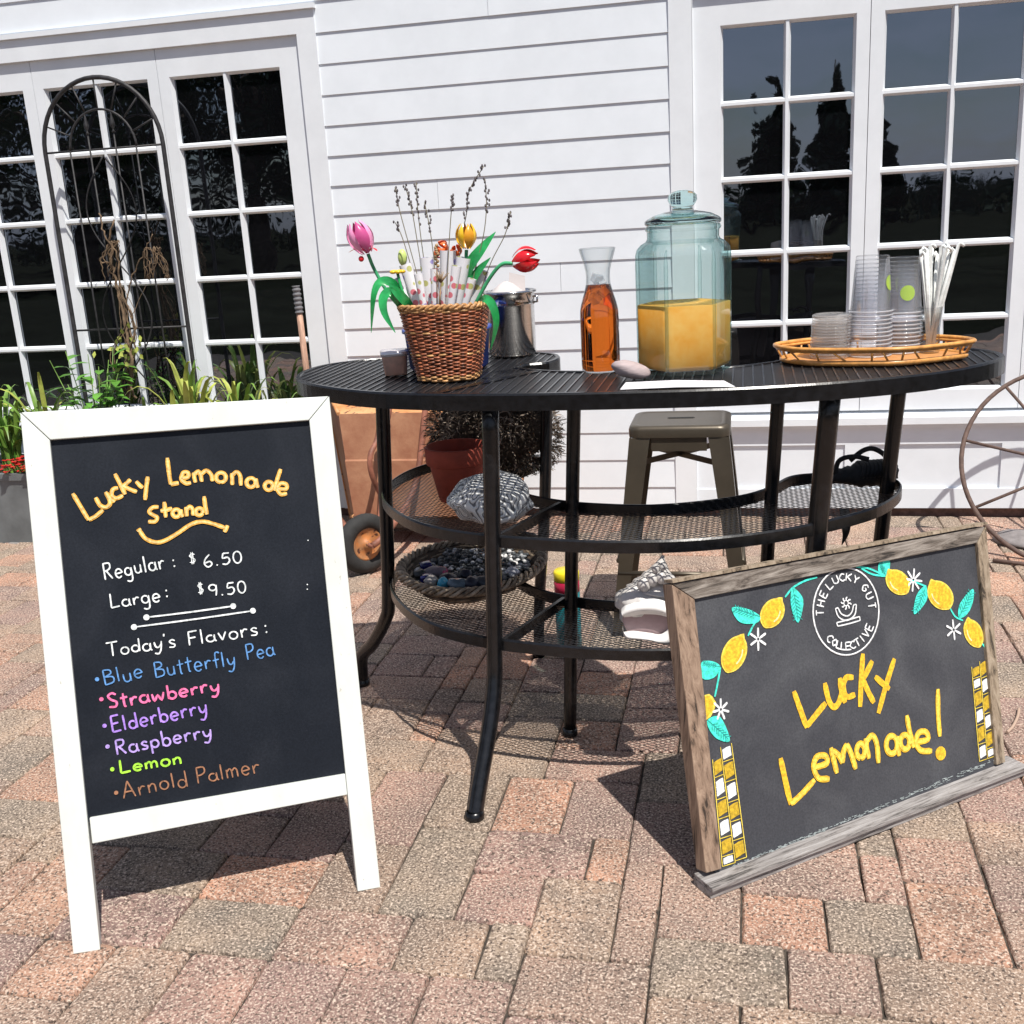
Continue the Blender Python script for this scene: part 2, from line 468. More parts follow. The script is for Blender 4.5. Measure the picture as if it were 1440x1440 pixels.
def casing(x0, x1, x2, x3):     # outer left, inner left, inner right, outer right
    tm = MB(); yf = -0.0185
    tm.box(x0, x1, yf, 0.05, 0.036, 2.05); tm.box(x2, x3, yf, 0.05, 0.036, 2.05)
    tm.box(x0, x3, yf, 0.05, 2.0501, 2.140)
    tm.box(x0-0.008, x3+0.008, yf-0.014, 0.05, 2.1402, 2.160)      # drip cap
    for a, b in ((x1, x1+0.004), (x2-0.004, x2)):                  # back bead beside the sash
        tm.box(a+0.001, b-0.001, yf+0.006, 0.05, 0.446, 2.048)
    tm.build('window_trim', TRIM, house)
casing(-3.80, -3.70, -1.797, -1.715)
casing(-0.291, -0.203, 1.70, 1.80)
for x0, x1 in ((-3.699, -1.798), (-0.2025, 1.699)):
    sl = MB()
    sl.hexa([(x0,-0.040,0.392),(x1,-0.040,0.392),(x1,0.05,0.392),(x0,0.05,0.392),(x0,-0.040,0.420),(x1,-0.040,0.420),(x1,0.05,0.444),(x0,0.05,0.444)])
    sl.box(x0, x1, -0.022, 0.05, 0.375, 0.3918)
    sl.build('window_sill', TRIM, house)
def panel(x0, x1, xs_):
    pn = MB()
    pn.box(x0, x1, -0.006, 0.05, 0.304, 0.3748)
    pn.box(x0, x1, -0.010, 0.05, 0.036, 0.119)
    e = [x0] + [v for p in xs_ for v in p] + [x1]
    for a, b in zip(e[0::2], e[1::2]):
        pn.box(a, b, -0.006, 0.05, 0.1192, 0.3038)
    for a, b in xs_:
        pn.box(a, b, 0.003, 0.05, 0.1192, 0.3038)
    pn.build('apron_panel', WHITE, house)
panel(-0.2025, 1.699, ((-0.10, 0.398), (0.493, 0.998), (1.093, 1.59)))
panel(-3.699, -1.798, ((-3.6, -3.1), (-3.0, -2.5), (-2.4, -1.9)))

# ================================================================ TREES ACROSS THE YARD (seen mirrored in the panes)
LEAFA = mat('dark_leaf', (0.022, 0.045, 0.016), 0.6, var=0.5, vs=0.8)
LEAFB = mat('mid_leaf', (0.05, 0.085, 0.025), 0.6, var=0.5, vs=0.8)
BARK = mat('bark', (0.09, 0.065, 0.045), 0.95, var=0.4, vs=6, bump=0.5, bs=30)
def leafcloud(mb, rt, c, r, k, size):
    for _ in range(k):
        d = Vector((rt.gauss(0,1), rt.gauss(0,1), rt.gauss(0,0.8)))
        d = d.normalized() * r * rt.random()**0.4
        p = Vector(c) + d
        u = Vector((rt.gauss(0,1), rt.gauss(0,1), rt.gauss(0,1))).normalized()
        v = u.orthogonal().normalized(); s = size*rt.uniform(0.6, 1.3)
        q = mb.add((p-u*s, p+v*s*0.5, p+u*s, p-v*s*0.5)); mb.face((q,q+1,q+2,q+3))
def broad_tree(x, y, h, cr, seed, label, leafm):
    rt = random.Random(seed)
    t = thing('broadleaf_tree', (x, y, 0), label, 'tree', 'trees across the yard')
    tr = MB(); cl = MB()
    trunk = [Vector((x + rt.gauss(0,0.1)*k, y, h*0.16*k)) for k in range(5)]
    trunk[0].z = -0.1
    tr.tube(trunk, [h*0.028, h*0.024, h*0.02, h*0.015, h*0.008], 8)
    for b in range(22):
        z = h*rt.uniform(0.25, 0.9); a = rt.uniform(0, 6.28)
        e = math.sin(math.pi*min(1, max(0.05, (z/h-0.12)/0.95)))**0.6
        rad = cr*e*rt.uniform(0.55, 1.0)
        p0 = Vector((x, y, z*0.72)); p1 = Vector((x+math.cos(a)*rad, y+math.sin(a)*rad, z))
        tr.tube([p0, p0.lerp(p1, 0.5)+Vector((0,0,0.2)), p1], [h*0.008, h*0.006, h*0.002], 5)
        for _ in range(5):
            q = p0.lerp(p1, rt.uniform(0.55, 1.05)) + Vector((rt.gauss(0,.3), rt.gauss(0,.3), rt.gauss(0,.3)))*cr*0.4
            leafcloud(cl, rt, q, cr*rt.uniform(0.18, 0.33), 90, h*0.015)
    tr.build('trunk', BARK, t); cl.build('crown', leafm, t)
def conifer(x, y, h, cr, seed, label):
    rt = random.Random(seed)
    t = thing('conifer_tree', (x, y, 0), label, 'tree', 'trees across the yard')
    tr = MB(); cl = MB()
    tr.tube([(x,y,-0.1),(x,y,h*0.5),(x,y,h)], [h*0.022, h*0.013, 0.02], 8)
    z = h*0.08
    while z < h*0.99:
        k = 5 if z < h*0.7 else 4
        for i in range(k):
            a = rt.uniform(0, 6.28); L_ = cr*(1-z/h)**0.8*rt.uniform(0.6, 1.15) + 0.12
            p0 = Vector((x, y, z)); p1 = p0 + Vector((math.cos(a)*L_, math.sin(a)*L_, -0.12*L_+rt.gauss(0,.1)))
            tr.tube([p0, p1], [0.03, 0.008], 4)
            for s_ in range(5):
                leafcloud(cl, rt, p0.lerp(p1, 0.25+0.19*s_)-Vector((0,0,0.1)), 0.10*L_+0.10, 22, 0.13)
        z += h*0.042
    tr.build('trunk', BARK, t); cl.build('crown', LEAFA, t)
def mirrored(px, Y):      # where the sight line through px lands at depth Y after the window pane turns it back
    w = ony(px, 0.0255); d = ray(px); return w + Vector((d.x, -d.y, d.z))*((Y-w.y)/(-d.y))
def put(kind, px, Y, width_px, seed, *a):
    p = mirrored(px, Y); r = abs(mirrored((px[0]+width_px, px[1]), Y).x - p.x)
    kind(p.x, Y, p.z, r, seed, *a)
put(conifer, (1085,100), -44, 62, 1, 'dark pointed conifer mirrored in the first right hand window')
put(conifer, (1178,92), -40, 50, 2, 'taller dark conifer mirrored beside the pointed one')
put(conifer, (1236,150), -46, 34, 12, 'slim dark conifer mirrored at the edge of the second right hand window')
put(broad_tree, (1325,238), -52, 40, 3, 'round broadleaf tree mirrored low in the far right window', LEAFA)
put(broad_tree, (1372,248), -50, 38, 4, 'spreading broadleaf tree mirrored at the far right edge', LEAFA)
put(broad_tree, (60,-60), -24, 190, 5, 'huge leafy tree mirrored in the left hand windows', LEAFB)
put(broad_tree, (330,-40), -27, 150, 6, 'big leafy tree mirrored in the window nearest the clapboards', LEAFA)
put(broad_tree, (210,0), -36, 200, 8, 'wide leafy tree mirrored between the two big left trees', LEAFA)
hd = MB(); rt = random.Random(9)
for k in range(70):
    x = -44 + k*0.92
    leafcloud(hd, rt, (x, -55+rt.gauss(0,1), rt.uniform(0.2,1.3)), rt.uniform(0.9,1.5), 90, 0.22)
o = hd.build('hedgerow', LEAFA); o['kind'] = 'stuff'; o['label'] = 'dark hedgerow of shrubs across the yard mirrored in the glass'
# ================================================================ TABLE
H = 0.94
Z1, Z2 = 0.59, 0.342      # mesh height of the two shelves
top_ctrl = [(-0.98,-2.16),(-0.82,-2.27),(-0.65,-2.325),(-0.45,-2.35),(-0.2,-2.352),(0.0,-2.335),(0.2,-2.285),(0.38,-2.20),(0.50,-2.09),(0.553,-1.985),
 (0.53,-1.885),(0.44,-1.815),(0.33,-1.79),(0.23,-1.81),(0.155,-1.87),(0.08,-1.96),(-0.03,-2.035),(-0.2,-2.065),(-0.38,-2.045),(-0.47,-2.012),(-0.535,-1.96),(-0.525,-1.915),(-0.475,-1.885),
 (-0.462,-1.80),(-0.495,-1.72),(-0.60,-1.668),(-0.78,-1.675),(-0.95,-1.70),(-1.04,-1.745),(-1.10,-1.82),(-1.11,-1.94),(-1.07,-2.06)]
sh_ctrl = [(-0.86,-2.055),(-0.76,-2.175),(-0.66,-2.24),(-0.54,-2.285),(-0.34,-2.318),(-0.18,-2.315),(-0.05,-2.285),(0.08,-2.225),(0.19,-2.145),(0.29,-2.045),(0.35,-1.93),(0.37,-1.83),
 (0.345,-1.765),(0.27,-1.73),(0.18,-1.725),(0.11,-1.755),(0.06,-1.85),(0.0,-1.93),(-0.10,-1.99),(-0.22,-2.025),(-0.34,-2.015),(-0.44,-1.985),(-0.54,-1.92),(-0.615,-1.81),(-0.625,-1.70),(-0.585,-1.58),
 (-0.62,-1.46),(-0.74,-1.43),(-0.86,-1.52),(-0.93,-1.64),(-0.95,-1.78),(-0.93,-1.92)]
def to3(pts, z): return [Vector((p[0], p[1], z)) for p in pts]
TOP = spline(top_ctrl, 6, True); SHE = spline(sh_ctrl, 6, True)
def normals(P):
    n = len(P); out = []
    for i in range(n):
        t = (P[(i+1) % n] - P[i-1]).normalized(); out.append(Vector((-t.y, t.x, 0)))   # inward for ccw
    return out
def band(mb, P, z0, z1, th, roll=True):
    N = normals(P); n = len(P)
    prof = [(0, z0), (0, z1-0.004), (0.003, z1), (th-0.002, z1), (th, z1-0.003), (th, z0)]
    rows = []
    for p, q in zip(P, N):
        rows.append(mb.add([Vector((p.x+q.x*d, p.y+q.y*d, z)) for d, z in prof]))
    k = len(prof)
    for i in range(n):
        a, b = rows[i], rows[(i+1) % n]
        for j in range(k):
            jj = (j+1) % k
            mb.face((a+j, b+j, b+jj, a+jj), False)
def clip(P, o, d):     # intervals of the line o + t d inside polygon P
    ts = []; n = len(P); nx = Vector((-d.y, d.x))
    for i in range(n):
        a = (Vector((P[i].x, P[i].y)) - o).dot(nx); b = (Vector((P[(i+1)%n].x, P[(i+1)%n].y)) - o).dot(nx)
        if (a < 0) != (b < 0):
            k = a/(a-b); q = Vector((P[i].x, P[i].y)).lerp(Vector((P[(i+1)%n].x, P[(i+1)%n].y)), k)
            ts.append((q-o).dot(d))
    ts.sort(); return list(zip(ts[0::2], ts[1::2]))
def strips(mb, P, ang, pitch, w, zt, zb):
    d = Vector((math.cos(ang), math.sin(ang))); nx = Vector((-d.y, d.x)); c = Vector((-0.3, -1.95))
    k = -int(1.5/pitch)
    while k*pitch < 1.5:
        o = c + nx*(k*pitch); k += 1
        for a, b in clip(P, o, d):
            if b-a < 0.004: continue
            p, q = o+d*a, o+d*b; s = nx*(w/2)
            mb.hexa([(p.x-s.x,p.y-s.y,zb),(q.x-s.x,q.y-s.y,zb),(q.x+s.x,q.y+s.y,zb),(p.x+s.x,p.y+s.y,zb),(p.x-s.x,p.y-s.y,zt),(q.x-s.x,q.y-s.y,zt),(q.x+s.x,q.y+s.y,zt),(p.x+s.x,p.y+s.y,zt)])
table = thing('serving_table', (-0.3, -1.95, 0), 'black metal crescent shaped serving table with open mesh top and two mesh shelves', 'table')
b = MB(); band(b, TOP, H-0.036, H, 0.013)
for p, q in (((-0.655,-2.318),(-0.475,-2.018)),):
    b.bar((p[0],p[1],H-0.008), (q[0],q[1],H-0.008), 0.022, 0.0145)
b.build('rim', BLACKM, table)
inn = [p + n*0.007 for p, n in zip(TOP, normals(TOP))]
b = MB()
strips(b, inn, R(90), 0.021, 0.0036, H-0.0012, H-0.0034)
b.build('top_slats', TOPM, table)
b = MB()
strips(b, inn, R(0), 0.0105, 0.0082, H-0.0036, H-0.0048)
b.build('top_mesh', MESHM, table)
def shelf(z, name):
    b = MB(); band(b, SHE, z-0.004, z+0.024, 0.007)
    b.bar((-0.54,-2.276,z+0.010), (-0.445,-1.992,z+0.009), 0.010, 0.024)
    o = b.build('shelf', BLACKM, table)
    q = [p + n*0.005 for p, n in zip(SHE, normals(SHE))]
    m_ = MB(); strips(m_, q, R(29), 0.0118, 0.0028, z+0.0003, z-0.0003); strips(m_, q, R(-29), 0.0118, 0.0028, z+0.0009, z+0.0004)
    m_.build('shelf_mesh', MESHM, o)
shelf(Z1, 'shelf'); shelf(Z2, 'shelf')
LR = 0.0185
def leg(pts, r=LR, foot=True):
    b = MB(); P = spline(pts, 5); P = [P[0]] + P[1:]
    b.tube(P, r, 12)
    if foot:
        e = Vector(pts[-1]); b.lathe([(0.0, 0.0), (r*1.18, 0.0), (r*1.22, 0.006), (r*1.18, 0.016), (r*0.9, 0.02)], (e.x, e.y, 0.0), 14)
    b.build('leg', BLACKM, table)
leg([(-0.535,-2.285,0.91),(-0.548,-2.285,0.62),(-0.561,-2.285,0.34),(-0.565,-2.30,0.25),(-0.573,-2.345,0.16),(-0.586,-2.41,0.06),(-0.592,-2.445,0.004)])
leg([(-0.918,-1.87,0.91),(-0.936,-1.87,0.6),(-0.955,-1.87,0.31),(-0.972,-1.862,0.24),(-1.03,-1.825,0.15),(-1.082,-1.79,0.09),(-1.092,-1.782,0.004)])
leg([(-0.39,-2.03,0.93),(-0.415,-2.03,0.5),(-0.441,-2.028,0.004)], 0.0165)
leg([(-0.515,-1.685,0.93),(-0.545,-1.68,0.5),(-0.575,-1.66,0.25),(-0.613,-1.54,0.004)], 0.016)
a = ony((1169,558), -2.19); c = ony((1146,775), -2.15)
leg([(a.x,-2.19,0.92), (c.x,-2.16,c.z), (c.x-0.015,-2.16,0.30), (c.x-0.015,-2.20,0.16), (c.x-0.01,-2.27,0.05), (c.x-0.01,-2.30,0.004)], 0.022)
a = ony((1268,548), -1.845); c = ony((1239,755), -1.83)
leg([(a.x,-1.845,0.92), (c.x,-1.83,c.z), (c.x-0.01,-1.825,0.28), (c.x+0.03,-1.80,0.12), (c.x+0.05,-1.78,0.004)], 0.0175)
a = ony((1097,562), -1.93); c = ony((1079,785), -1.93)
leg([(a.x,-1.93,0.92), (c.x,-1.93,c.z), (c.x-0.02,-1.93,0.004)], 0.0165)

# ================================================================ THINGS ON THE TABLE TOP
def lathe_thing(mb, prof, c, n=32, **k): mb.lathe(prof, c, n, **k)
# --- wicker flower basket
WICK = mat('brown_wicker', (0.36, 0.115, 0.052), 0.4, var=0.55, vs=55, bump=0.3, bs=150, coat=0.2)
WICKT = mat('tan_wicker', (0.50, 0.26, 0.10), 0.42, var=0.4, vs=60, bump=0.3, bs=150, coat=0.2)
DARKW = mat('dark_wicker', (0.06, 0.025, 0.014), 0.8, var=0.3, vs=40)
def weave(mb, c, rows, n_st, amp, rad, rfun, bands=(), n_seg=4, tilt=None):
    N = n_st*n_seg
    for i, (z, rx, ry) in enumerate(rows):
        path = []
        for j in range(N):
            a = 2*math.pi*j/N
            wv = math.cos(n_st*a/2 + math.pi*(i % 2))*amp
            k = rfun(a)
            p = Vector((c[0]+math.cos(a)*(rx+wv)*k, c[1]+math.sin(a)*(ry+wv)*k, c[2]+z+0.0012*math.sin(5*a+i)))
            path.append(p)
        mb.cm = 1 if i in bands else 0
        mb.tube(path, rad*(1.15 if i in bands else 1), 5, closed=True)
    mb.cm = 0
BC = (-0.668, -2.112, H)
bk = thing('flower_basket', BC, 'tapered brown wicker basket holding tulips, lavender and paper rolls on the table', 'basket')
rect = lambda a: 1.0/((abs(math.cos(a))**3.2 + abs(math.sin(a))**3.2)**(1/3.2))
NR = 40; rows = []
for i in range(NR):
    t = i/(NR-1); rows.append((0.004 + 0.163*t, 0.066 + 0.030*t, 0.060 + 0.024*t))
b = MB(); weave(b, BC, rows, 34, 0.0030, 0.0026, rect, bands=(0, 1, 2, 14, 26, 37, 38, 39))
b.build('woven_body', [WICK, WICKT], bk)
b = MB(); b.lathe([(0.0, 0.003), (0.9, 0.003), (1.0, 0.004), (1.36, 0.165)], BC, 40, rf=lambda a, z: rect(a)*0.061)
b.build('lining', DARKW, bk)
b = MB()
for k in range(2):
    path = []
    for j in range(160):
        a = 2*math.pi*j/160; q = 0.096*rect(a); ph = 22*a + k*math.pi
        path.append(Vector((BC[0]+math.cos(a)*(q+0.004*math.cos(ph)), BC[1]+math.sin(a)*(0.084*rect(a)+0.004*math.cos(ph)), H+0.169+0.004*math.sin(ph))))
    b.tube(path, 0.0038, 5, closed=True)
b.build('rolled_rim', WICKT, bk)

# --- flowers
GREEN = mat('glossy_green', (0.02, 0.30, 0.075), 0.22, var=0.3, vs=30, coat=0.4)
GREEN2 = mat('pale_stem_green', (0.05, 0.33, 0.14), 0.3, var=0.3, vs=30)
PINK = mat('pink_petal', (0.80, 0.30, 0.52), 0.25, var=0.15, vs=20, coat=0.3)
PINKD = mat('dark_pink_petal', (0.55, 0.08, 0.25), 0.3, coat=0.3)
YEL = mat('yellow_petal', (0.85, 0.52, 0.02), 0.25, var=0.12, vs=20, coat=0.3)
RED = mat('red_petal', (0.68, 0.012, 0.02), 0.2, var=0.2, vs=20, coat=0.4)
LIME = mat('lime_bud', (0.55, 0.68, 0.20), 0.4, var=0.1)
ORNG = mat('orange_petal', (0.85, 0.16, 0.03), 0.3, coat=0.3)
def rotto(d):
    return Vector((0,0,1)).rotation_difference(Vector(d).normalized()).to_matrix()
def bloom(mb, c, axis, L_, r, n=6, open_=0.15, mis=(0,)):
    M = rotto(axis); c = Vector(c)
    for k in range(n):
        mb.cm = mis[k % len(mis)]
        a0 = 2*math.pi*k/n; rr = r*(1.0 if k % 2 else 0.93)
        rows = []
        for i in range(9):
            t = i/8
            prof = math.sin(math.pi*min(1, 0.10+0.78*t))**0.75*rr*(1+open_*t)
            wid = math.sin(math.pi*(0.06+0.90*t))**0.7*0.62*2*math.pi/n*1.55
            row = []
            for j in range(5):
                q = (j-2)/2; a = a0 + q*wid*0.5
                rad = prof*(1-0.05*abs(q))+0.0015*(k % 2)
                row.append(c + M @ Vector((math.cos(a)*rad, math.sin(a)*rad, L_*t - 0.05*L_*abs(q)*t)))
            rows.append(mb.add(row))
        for i in range(8):
            for j in range(4):
                mb.face((rows[i]+j, rows[i]+j+1, rows[i+1]+j+1, rows[i+1]+j), True)
    mb.cm = 0
def blade(mb, pts, w, up=(0,-1,0.3), k=5):
    P = spline(pts, k); n = len(P)
    ws = [max(0.0006, w*math.sin(math.pi*min(1, 0.12+0.88*i/(n-1)))**0.8) for i in range(n)]
    mb.leaf(P, ws, up)
def at(px, y): return ony(px, y)
def tulip(name, label, c, axis, L_, r, mats_, stem_px, y, leaves, gm=GREEN, mis=(0,)):
    base = at(stem_px[-1], y)
    t = thing(name, base, label, 'flower', 'tulips in the basket')
    b = MB(); bloom(b, c, axis, L_, r, mis=mis); b.build('bloom', mats_, t)
    b = MB(); b.tube(spline([Vector(c)-Vector(axis).normalized()*0.002] + [at(q, y) for q in stem_px], 6), 0.0042, 8); b.build('stem', GREEN2, t)
    for lf, w in leaves:
        b = MB(); blade(b, [at(q, yy) for q, yy in lf], w); b.build('leaf', gm, t)
    return t
c = at((517,356), -2.14)
t = tulip('tulip', 'pink tulip leaning out over the left side of the wicker basket', c, (-0.32,-0.1,0.95), 0.074, 0.0275, [PINK, PINKD], [(527,380),(548,415),(575,445)], -2.13,
      [(([(572,440),-2.14],[(556,402),-2.16],[(537,396),-2.17],[(526,415),-2.18],[(522,468),-2.17]), 0.010),
       (([(570,446),-2.15],[(553,412),-2.18],[(540,418),-2.19],[(541,440),-2.2],[(556,468),-2.21]), 0.011),
       (([(582,440),-2.15],[(572,425),-2.17],[(556,408),-2.18],[(546,398),-2.18]), 0.011)], mis=(0,0,1))
b = MB()
for k in range(4): b.leaf(spline([c, c+Vector((-0.012*(k-1.2), -0.008, 0.01)), c+Vector((-0.022*(k-1.2), -0.012, 0.004))], 3), [0.004]*3+[0.005]*3+[0.002])
b.ball(at((508,364), -2.15), 0.0065)
b.build('bud', RED, t)
c = at((722,370), -2.12)
tulip('tulip', 'red tulip bending out over the right side of the wicker basket', c, (0.95,-0.1,0.18), 0.058, 0.027, [RED], [(705,372),(688,392),(668,428)], -2.12,
      [(([(672,428),-2.13],[(682,420),-2.16],[(693,430),-2.17],[(698,455),-2.17],[(690,492),-2.16]), 0.0095)])
c = at((656,350), -2.08)
tulip('tulip', 'yellow tulip standing upright at the middle of the wicker basket', c, (0.06,0,1), 0.056, 0.0225, [YEL, mat('amber_petal', (0.72,0.32,0.02), 0.3)], [(654,380),(645,435)], -2.08,
      [(([(655,400),-2.09],[(660,375),-2.1],[(676,352),-2.1],[(697,326),-2.09]), 0.0135),
       (([(652,425),-2.09],[(668,388),-2.1],[(690,362),-2.1]), 0.010)], mis=(0,0,1))
b = MB(); c = at((566,362), -2.05); b.ball(c, 0.011, 0.011, 0.019, 12, 8)
o = b.build('flower_bud', LIME, origin=at((575,440), -2.05)); 
b = MB(); b.tube([c, at((571,400),-2.05), at((580,440),-2.05)], 0.002, 6); b.build('stem', GREEN2, o); tag(o, 'pale green closed flower bud behind the pink tulip stem', 'flower')
t = thing('small_flower', at((585,440),-2.16), 'small flat yellow flower between pink tulip and paper rolls', 'flower')
b = MB(); c = at((559,384), -2.15)
for k in range(5): b.ball(c+Vector((0.011*math.cos(k*1.26), 0.008*math.sin(k*1.26), 0.003)), 0.0085, 0.0075, 0.0045, 8, 6)
b.build('bloom', YEL, t)
b = MB(); b.tube(spline([c, at((566,410),-2.16), at((582,440),-2.16)], 4), 0.0035, 8); b.build('stem', GREEN, t)
t = thing('open_flower', at((635,430),-2.03), 'orange red flower half hidden behind the yellow tulip', 'flower')
b = MB(); bloom(b, at((628,356), -2.03), (-0.5,-0.5,0.5), 0.03, 0.017, 5, 0.5); bloom(b, at((643,358), -2.035), (0.1,-0.6,0.5), 0.026, 0.012, 5, 0.4)
b.build('bloom', ORNG, t)
b = MB(); b.tube([at((630,358),-2.03), at((635,430),-2.03)], 0.002, 6); b.build('stem', GREEN2, t)
LAV = mat('dried_lavender', (0.13, 0.115, 0.12), 0.9, var=0.5, vs=90)
LAVS = mat('dry_stem', (0.20, 0.18, 0.12), 0.9)
rl = random.Random(4)
stalks = [([(556,264),(563,300),(585,380),(600,440)], 'lavender stalk nearest the pink tulip', 4),
 ([(570,262),(580,300),(592,370),(607,440)], 'lavender stalk second from the left, close to a taller one', 5),
 ([(585,257),(588,300),(597,370),(612,440)], 'lavender stalk with dense head third from the left', 6),
 ([(597,285),(605,325),(612,380),(618,440)], 'shorter lavender stalk left of the paper rolls', 5),
 ([(637,275),(634,305),(630,370),(628,440)], 'lone upright lavender stalk left of the yellow tulip', 4),
 ([(680,234),(660,268),(656,300),(648,345),(640,440)], 'tallest lavender stalk, its tip bending right above the yellow tulip', 10),
 ([(682,252),(684,290),(680,330),(668,380),(655,440)], 'straight lavender stalk right of the tallest one', 6),
 ([(718,298),(710,330),(690,370),(668,430)], 'lavender stalk leaning right between green leaf and red tulip', 4),
 ([(556,313),(566,335),(580,380),(600,440)], 'short lavender sprig beside the pale green bud', 3)]
for i, (pp, lab, nb) in enumerate(stalks):
    y = -2.10 + 0.012*(i % 3)
    P = spline([at(q, y) for q in pp], 8)
    o = MB(); o.tube(P, 0.0011, 5); ob = o.build('lavender_stalk', LAVS, origin=P[-1]); tag(ob, lab, 'dried flower', 'lavender in the wicker basket')
    hd = MB()
    for k in range(nb*3):
        q = P[min(len(P)-1, int(k*0.62))] + Vector((rl.gauss(0,.0026), rl.gauss(0,.0026), rl.gauss(0,.002)))
        hd.ball(q, 0.0024, 0.0024, 0.0036, 6, 4)
    hd.build('flower_head', LAV, ob)
def spotpaper():
    M = mat('spotted_paper', (0.80, 0.79, 0.82), 0.7)
    t = M.node_tree; n = t.nodes; L = t.links.new; b_ = n['Principled BSDF']
    tc = n.new('ShaderNodeTexCoord'); v = n.new('ShaderNodeTexVoronoi'); v.inputs['Scale'].default_value = 48
    L(tc.outputs['Object'], v.inputs['Vector'])
    r1 = n.new('ShaderNodeValToRGB'); r1.color_ramp.elements[0].position = 0.30; r1.color_ramp.elements[1].position = 0.36
    r1.color_ramp.elements[0].color = (1,1,1,1); r1.color_ramp.elements[1].color = (0,0,0,1); L(v.outputs['Distance'], r1.inputs[0])
    r2 = n.new('ShaderNodeValToRGB'); r2.color_ramp.interpolation = 'CONSTANT'; e = r2.color_ramp.elements
    e[0].color = (0.80,0.79,0.82,1); e[1].position = 0.30; e[1].color = (0.5,0.5,0.18,1)
    q = e.new(0.48); q.color = (0.7,0.18,0.22,1); q = e.new(0.62); q.color = (0.35,0.3,0.62,1); q = e.new(0.8); q.color = (0.72,0.42,0.12,1)
    L(v.outputs['Color'], r2.inputs[0])
    m_ = n.new('ShaderNodeMix'); m_.data_type = 'RGBA'; L(r1.outputs[0], m_.inputs['Factor']); m_.inputs['A'].default_value = (0.80,0.79,0.82,1); L(r2.outputs[0], m_.inputs['B'])
    L(m_.outputs['Result'], b_.inputs['Base Color']); return M
SPOT = spotpaper()
rolls = [((570,372),(592,445),0.015,-2.1,'white spotted paper roll beside the pink tulip stem'),
 ((600,362),(606,445),0.017,-2.09,'white spotted paper roll left of the middle of the basket'),
 ((630,352),(628,445),0.019,-2.06,'widest and tallest white spotted paper roll at the middle of the basket'),
 ((652,362),(640,445),0.017,-2.1,'white spotted paper roll under the yellow tulip'),
 ((678,380),(660,445),0.015,-2.08,'white spotted paper roll at the right edge of the basket')]
rolls += [((588,385),(598,445),0.010,-2.135,'slim front paper roll between the two lavender groups at the left'),
 ((612,378),(612,445),0.011,-2.14,'slim white spotted paper roll in front, behind the dry seed heads'),
 ((642,374),(632,445),0.011,-2.14,'slim white spotted paper roll in front, left of the upright green leaf'),
 ((664,392),(650,445),0.010,-2.14,'slim tilted paper roll in front, crossing the upright green leaf'),
 ((556,392),(584,445),0.009,-2.13,'slim paper roll leaning left behind the small yellow flower')]
for a, c, r, y, lab in rolls:
    A, C_ = at(a, y), at(c, y); b = MB(); d = (A-C_).normalized(); u = d.orthogonal().normalized(); w = d.cross(u)
    rings = []
    for k, s_ in enumerate((0, 0.25, 0.5, 0.75, 1)):
        p = C_.lerp(A, s_); rings.append(b.add([p + (u*math.cos(q*0.393)+w*math.sin(q*0.393))*(r*(0.72+0.30*s_)*(1+0.05*math.sin(q*1.7))) for q in range(16)]))
    for i in range(4):
        for j in range(16): b.face((rings[i]+j, rings[i]+(j+1)%16, rings[i+1]+(j+1)%16, rings[i+1]+j), True)
    o = b.build('paper_roll', SPOT, origin=C_); tag(o, lab, 'paper roll', 'paper rolls in the basket')
DRY = mat('dry_seed_head', (0.33, 0.22, 0.12), 0.9, var=0.5, vs=60)
b = MB(); base = at((615,440), -2.15)
for k in range(26):
    d = Vector((rl.gauss(0,0.4), rl.gauss(0,0.3), 0.9)).normalized(); s_ = at((620,398), -2.15)
    b.tube([s_, s_ + d*rl.uniform(0.01, 0.03)], [0.0012, 0.0005], 4)
b.tube([at((620,398),-2.15), at((617,440),-2.15)], 0.0016, 5)
for k in range(10): b.ball(at((614+rl.uniform(-2,2), 345+k*3.2), -2.15), 0.004, 0.004, 0.004, 6, 5)
b.tube([at((614,348),-2.15), at((615,440),-2.15)], 0.0012, 5)
tag(b.build('dried_seed_head', DRY, origin=base), 'dried tan seed heads in front of the paper rolls', 'dried flower')

# --- blue tub behind the basket, copper tin, steel pot, paper cone
BLUE = mat('blue_plastic', (0.03, 0.075, 0.36), 0.35, var=0.1)
b = MB(); b.lathe([(0.0,0.002),(0.092,0.002),(0.097,0.008),(0.104,0.09),(0.110,0.092),(0.110,0.10),(0.103,0.10),(0.095,0.01),(0,0.008)], (-0.715,-1.94,H), 40)
tag(b.build('tub', BLUE, origin=(-0.715,-1.94,H)), 'round blue plastic tub standing behind the wicker basket', 'tub')
COPPER = mat('copper_tin', (0.80, 0.50, 0.40), 0.3, 0.55, var=0.15, vs=30)
tin = thing('square_tin', (-0.825,-2.03,H), 'small square rose copper tin left of the wicker basket', 'tin')
def sq(a): return 1.0/((abs(math.cos(a))**7 + abs(math.sin(a))**7)**(1/7))
b = MB(); b.lathe([(0,0.001),(0.025,0.001),(0.027,0.004),(0.031,0.05),(0.031,0.052)], (-0.825,-2.03,H), 40, rf=lambda a, z: sq(a-0.35)); b.build('body', COPPER, tin)
b = MB(); b.lathe([(0.0325,0.047),(0.0335,0.049),(0.0335,0.056),(0.031,0.059),(0.0,0.060)], (-0.825,-2.03,H), 40, rf=lambda a, z: sq(a-0.35)); b.build('lid', mat('pale_lid', (0.75,0.70,0.72), 0.2, 0.6), tin)
STEEL = mat('stainless_steel', (0.62, 0.61, 0.60), 0.16, 1.0, var=0.12, vs=3, stretch=(1,1,14), bump=0.05, bs=20)
PC = (-0.598,-1.735,H)
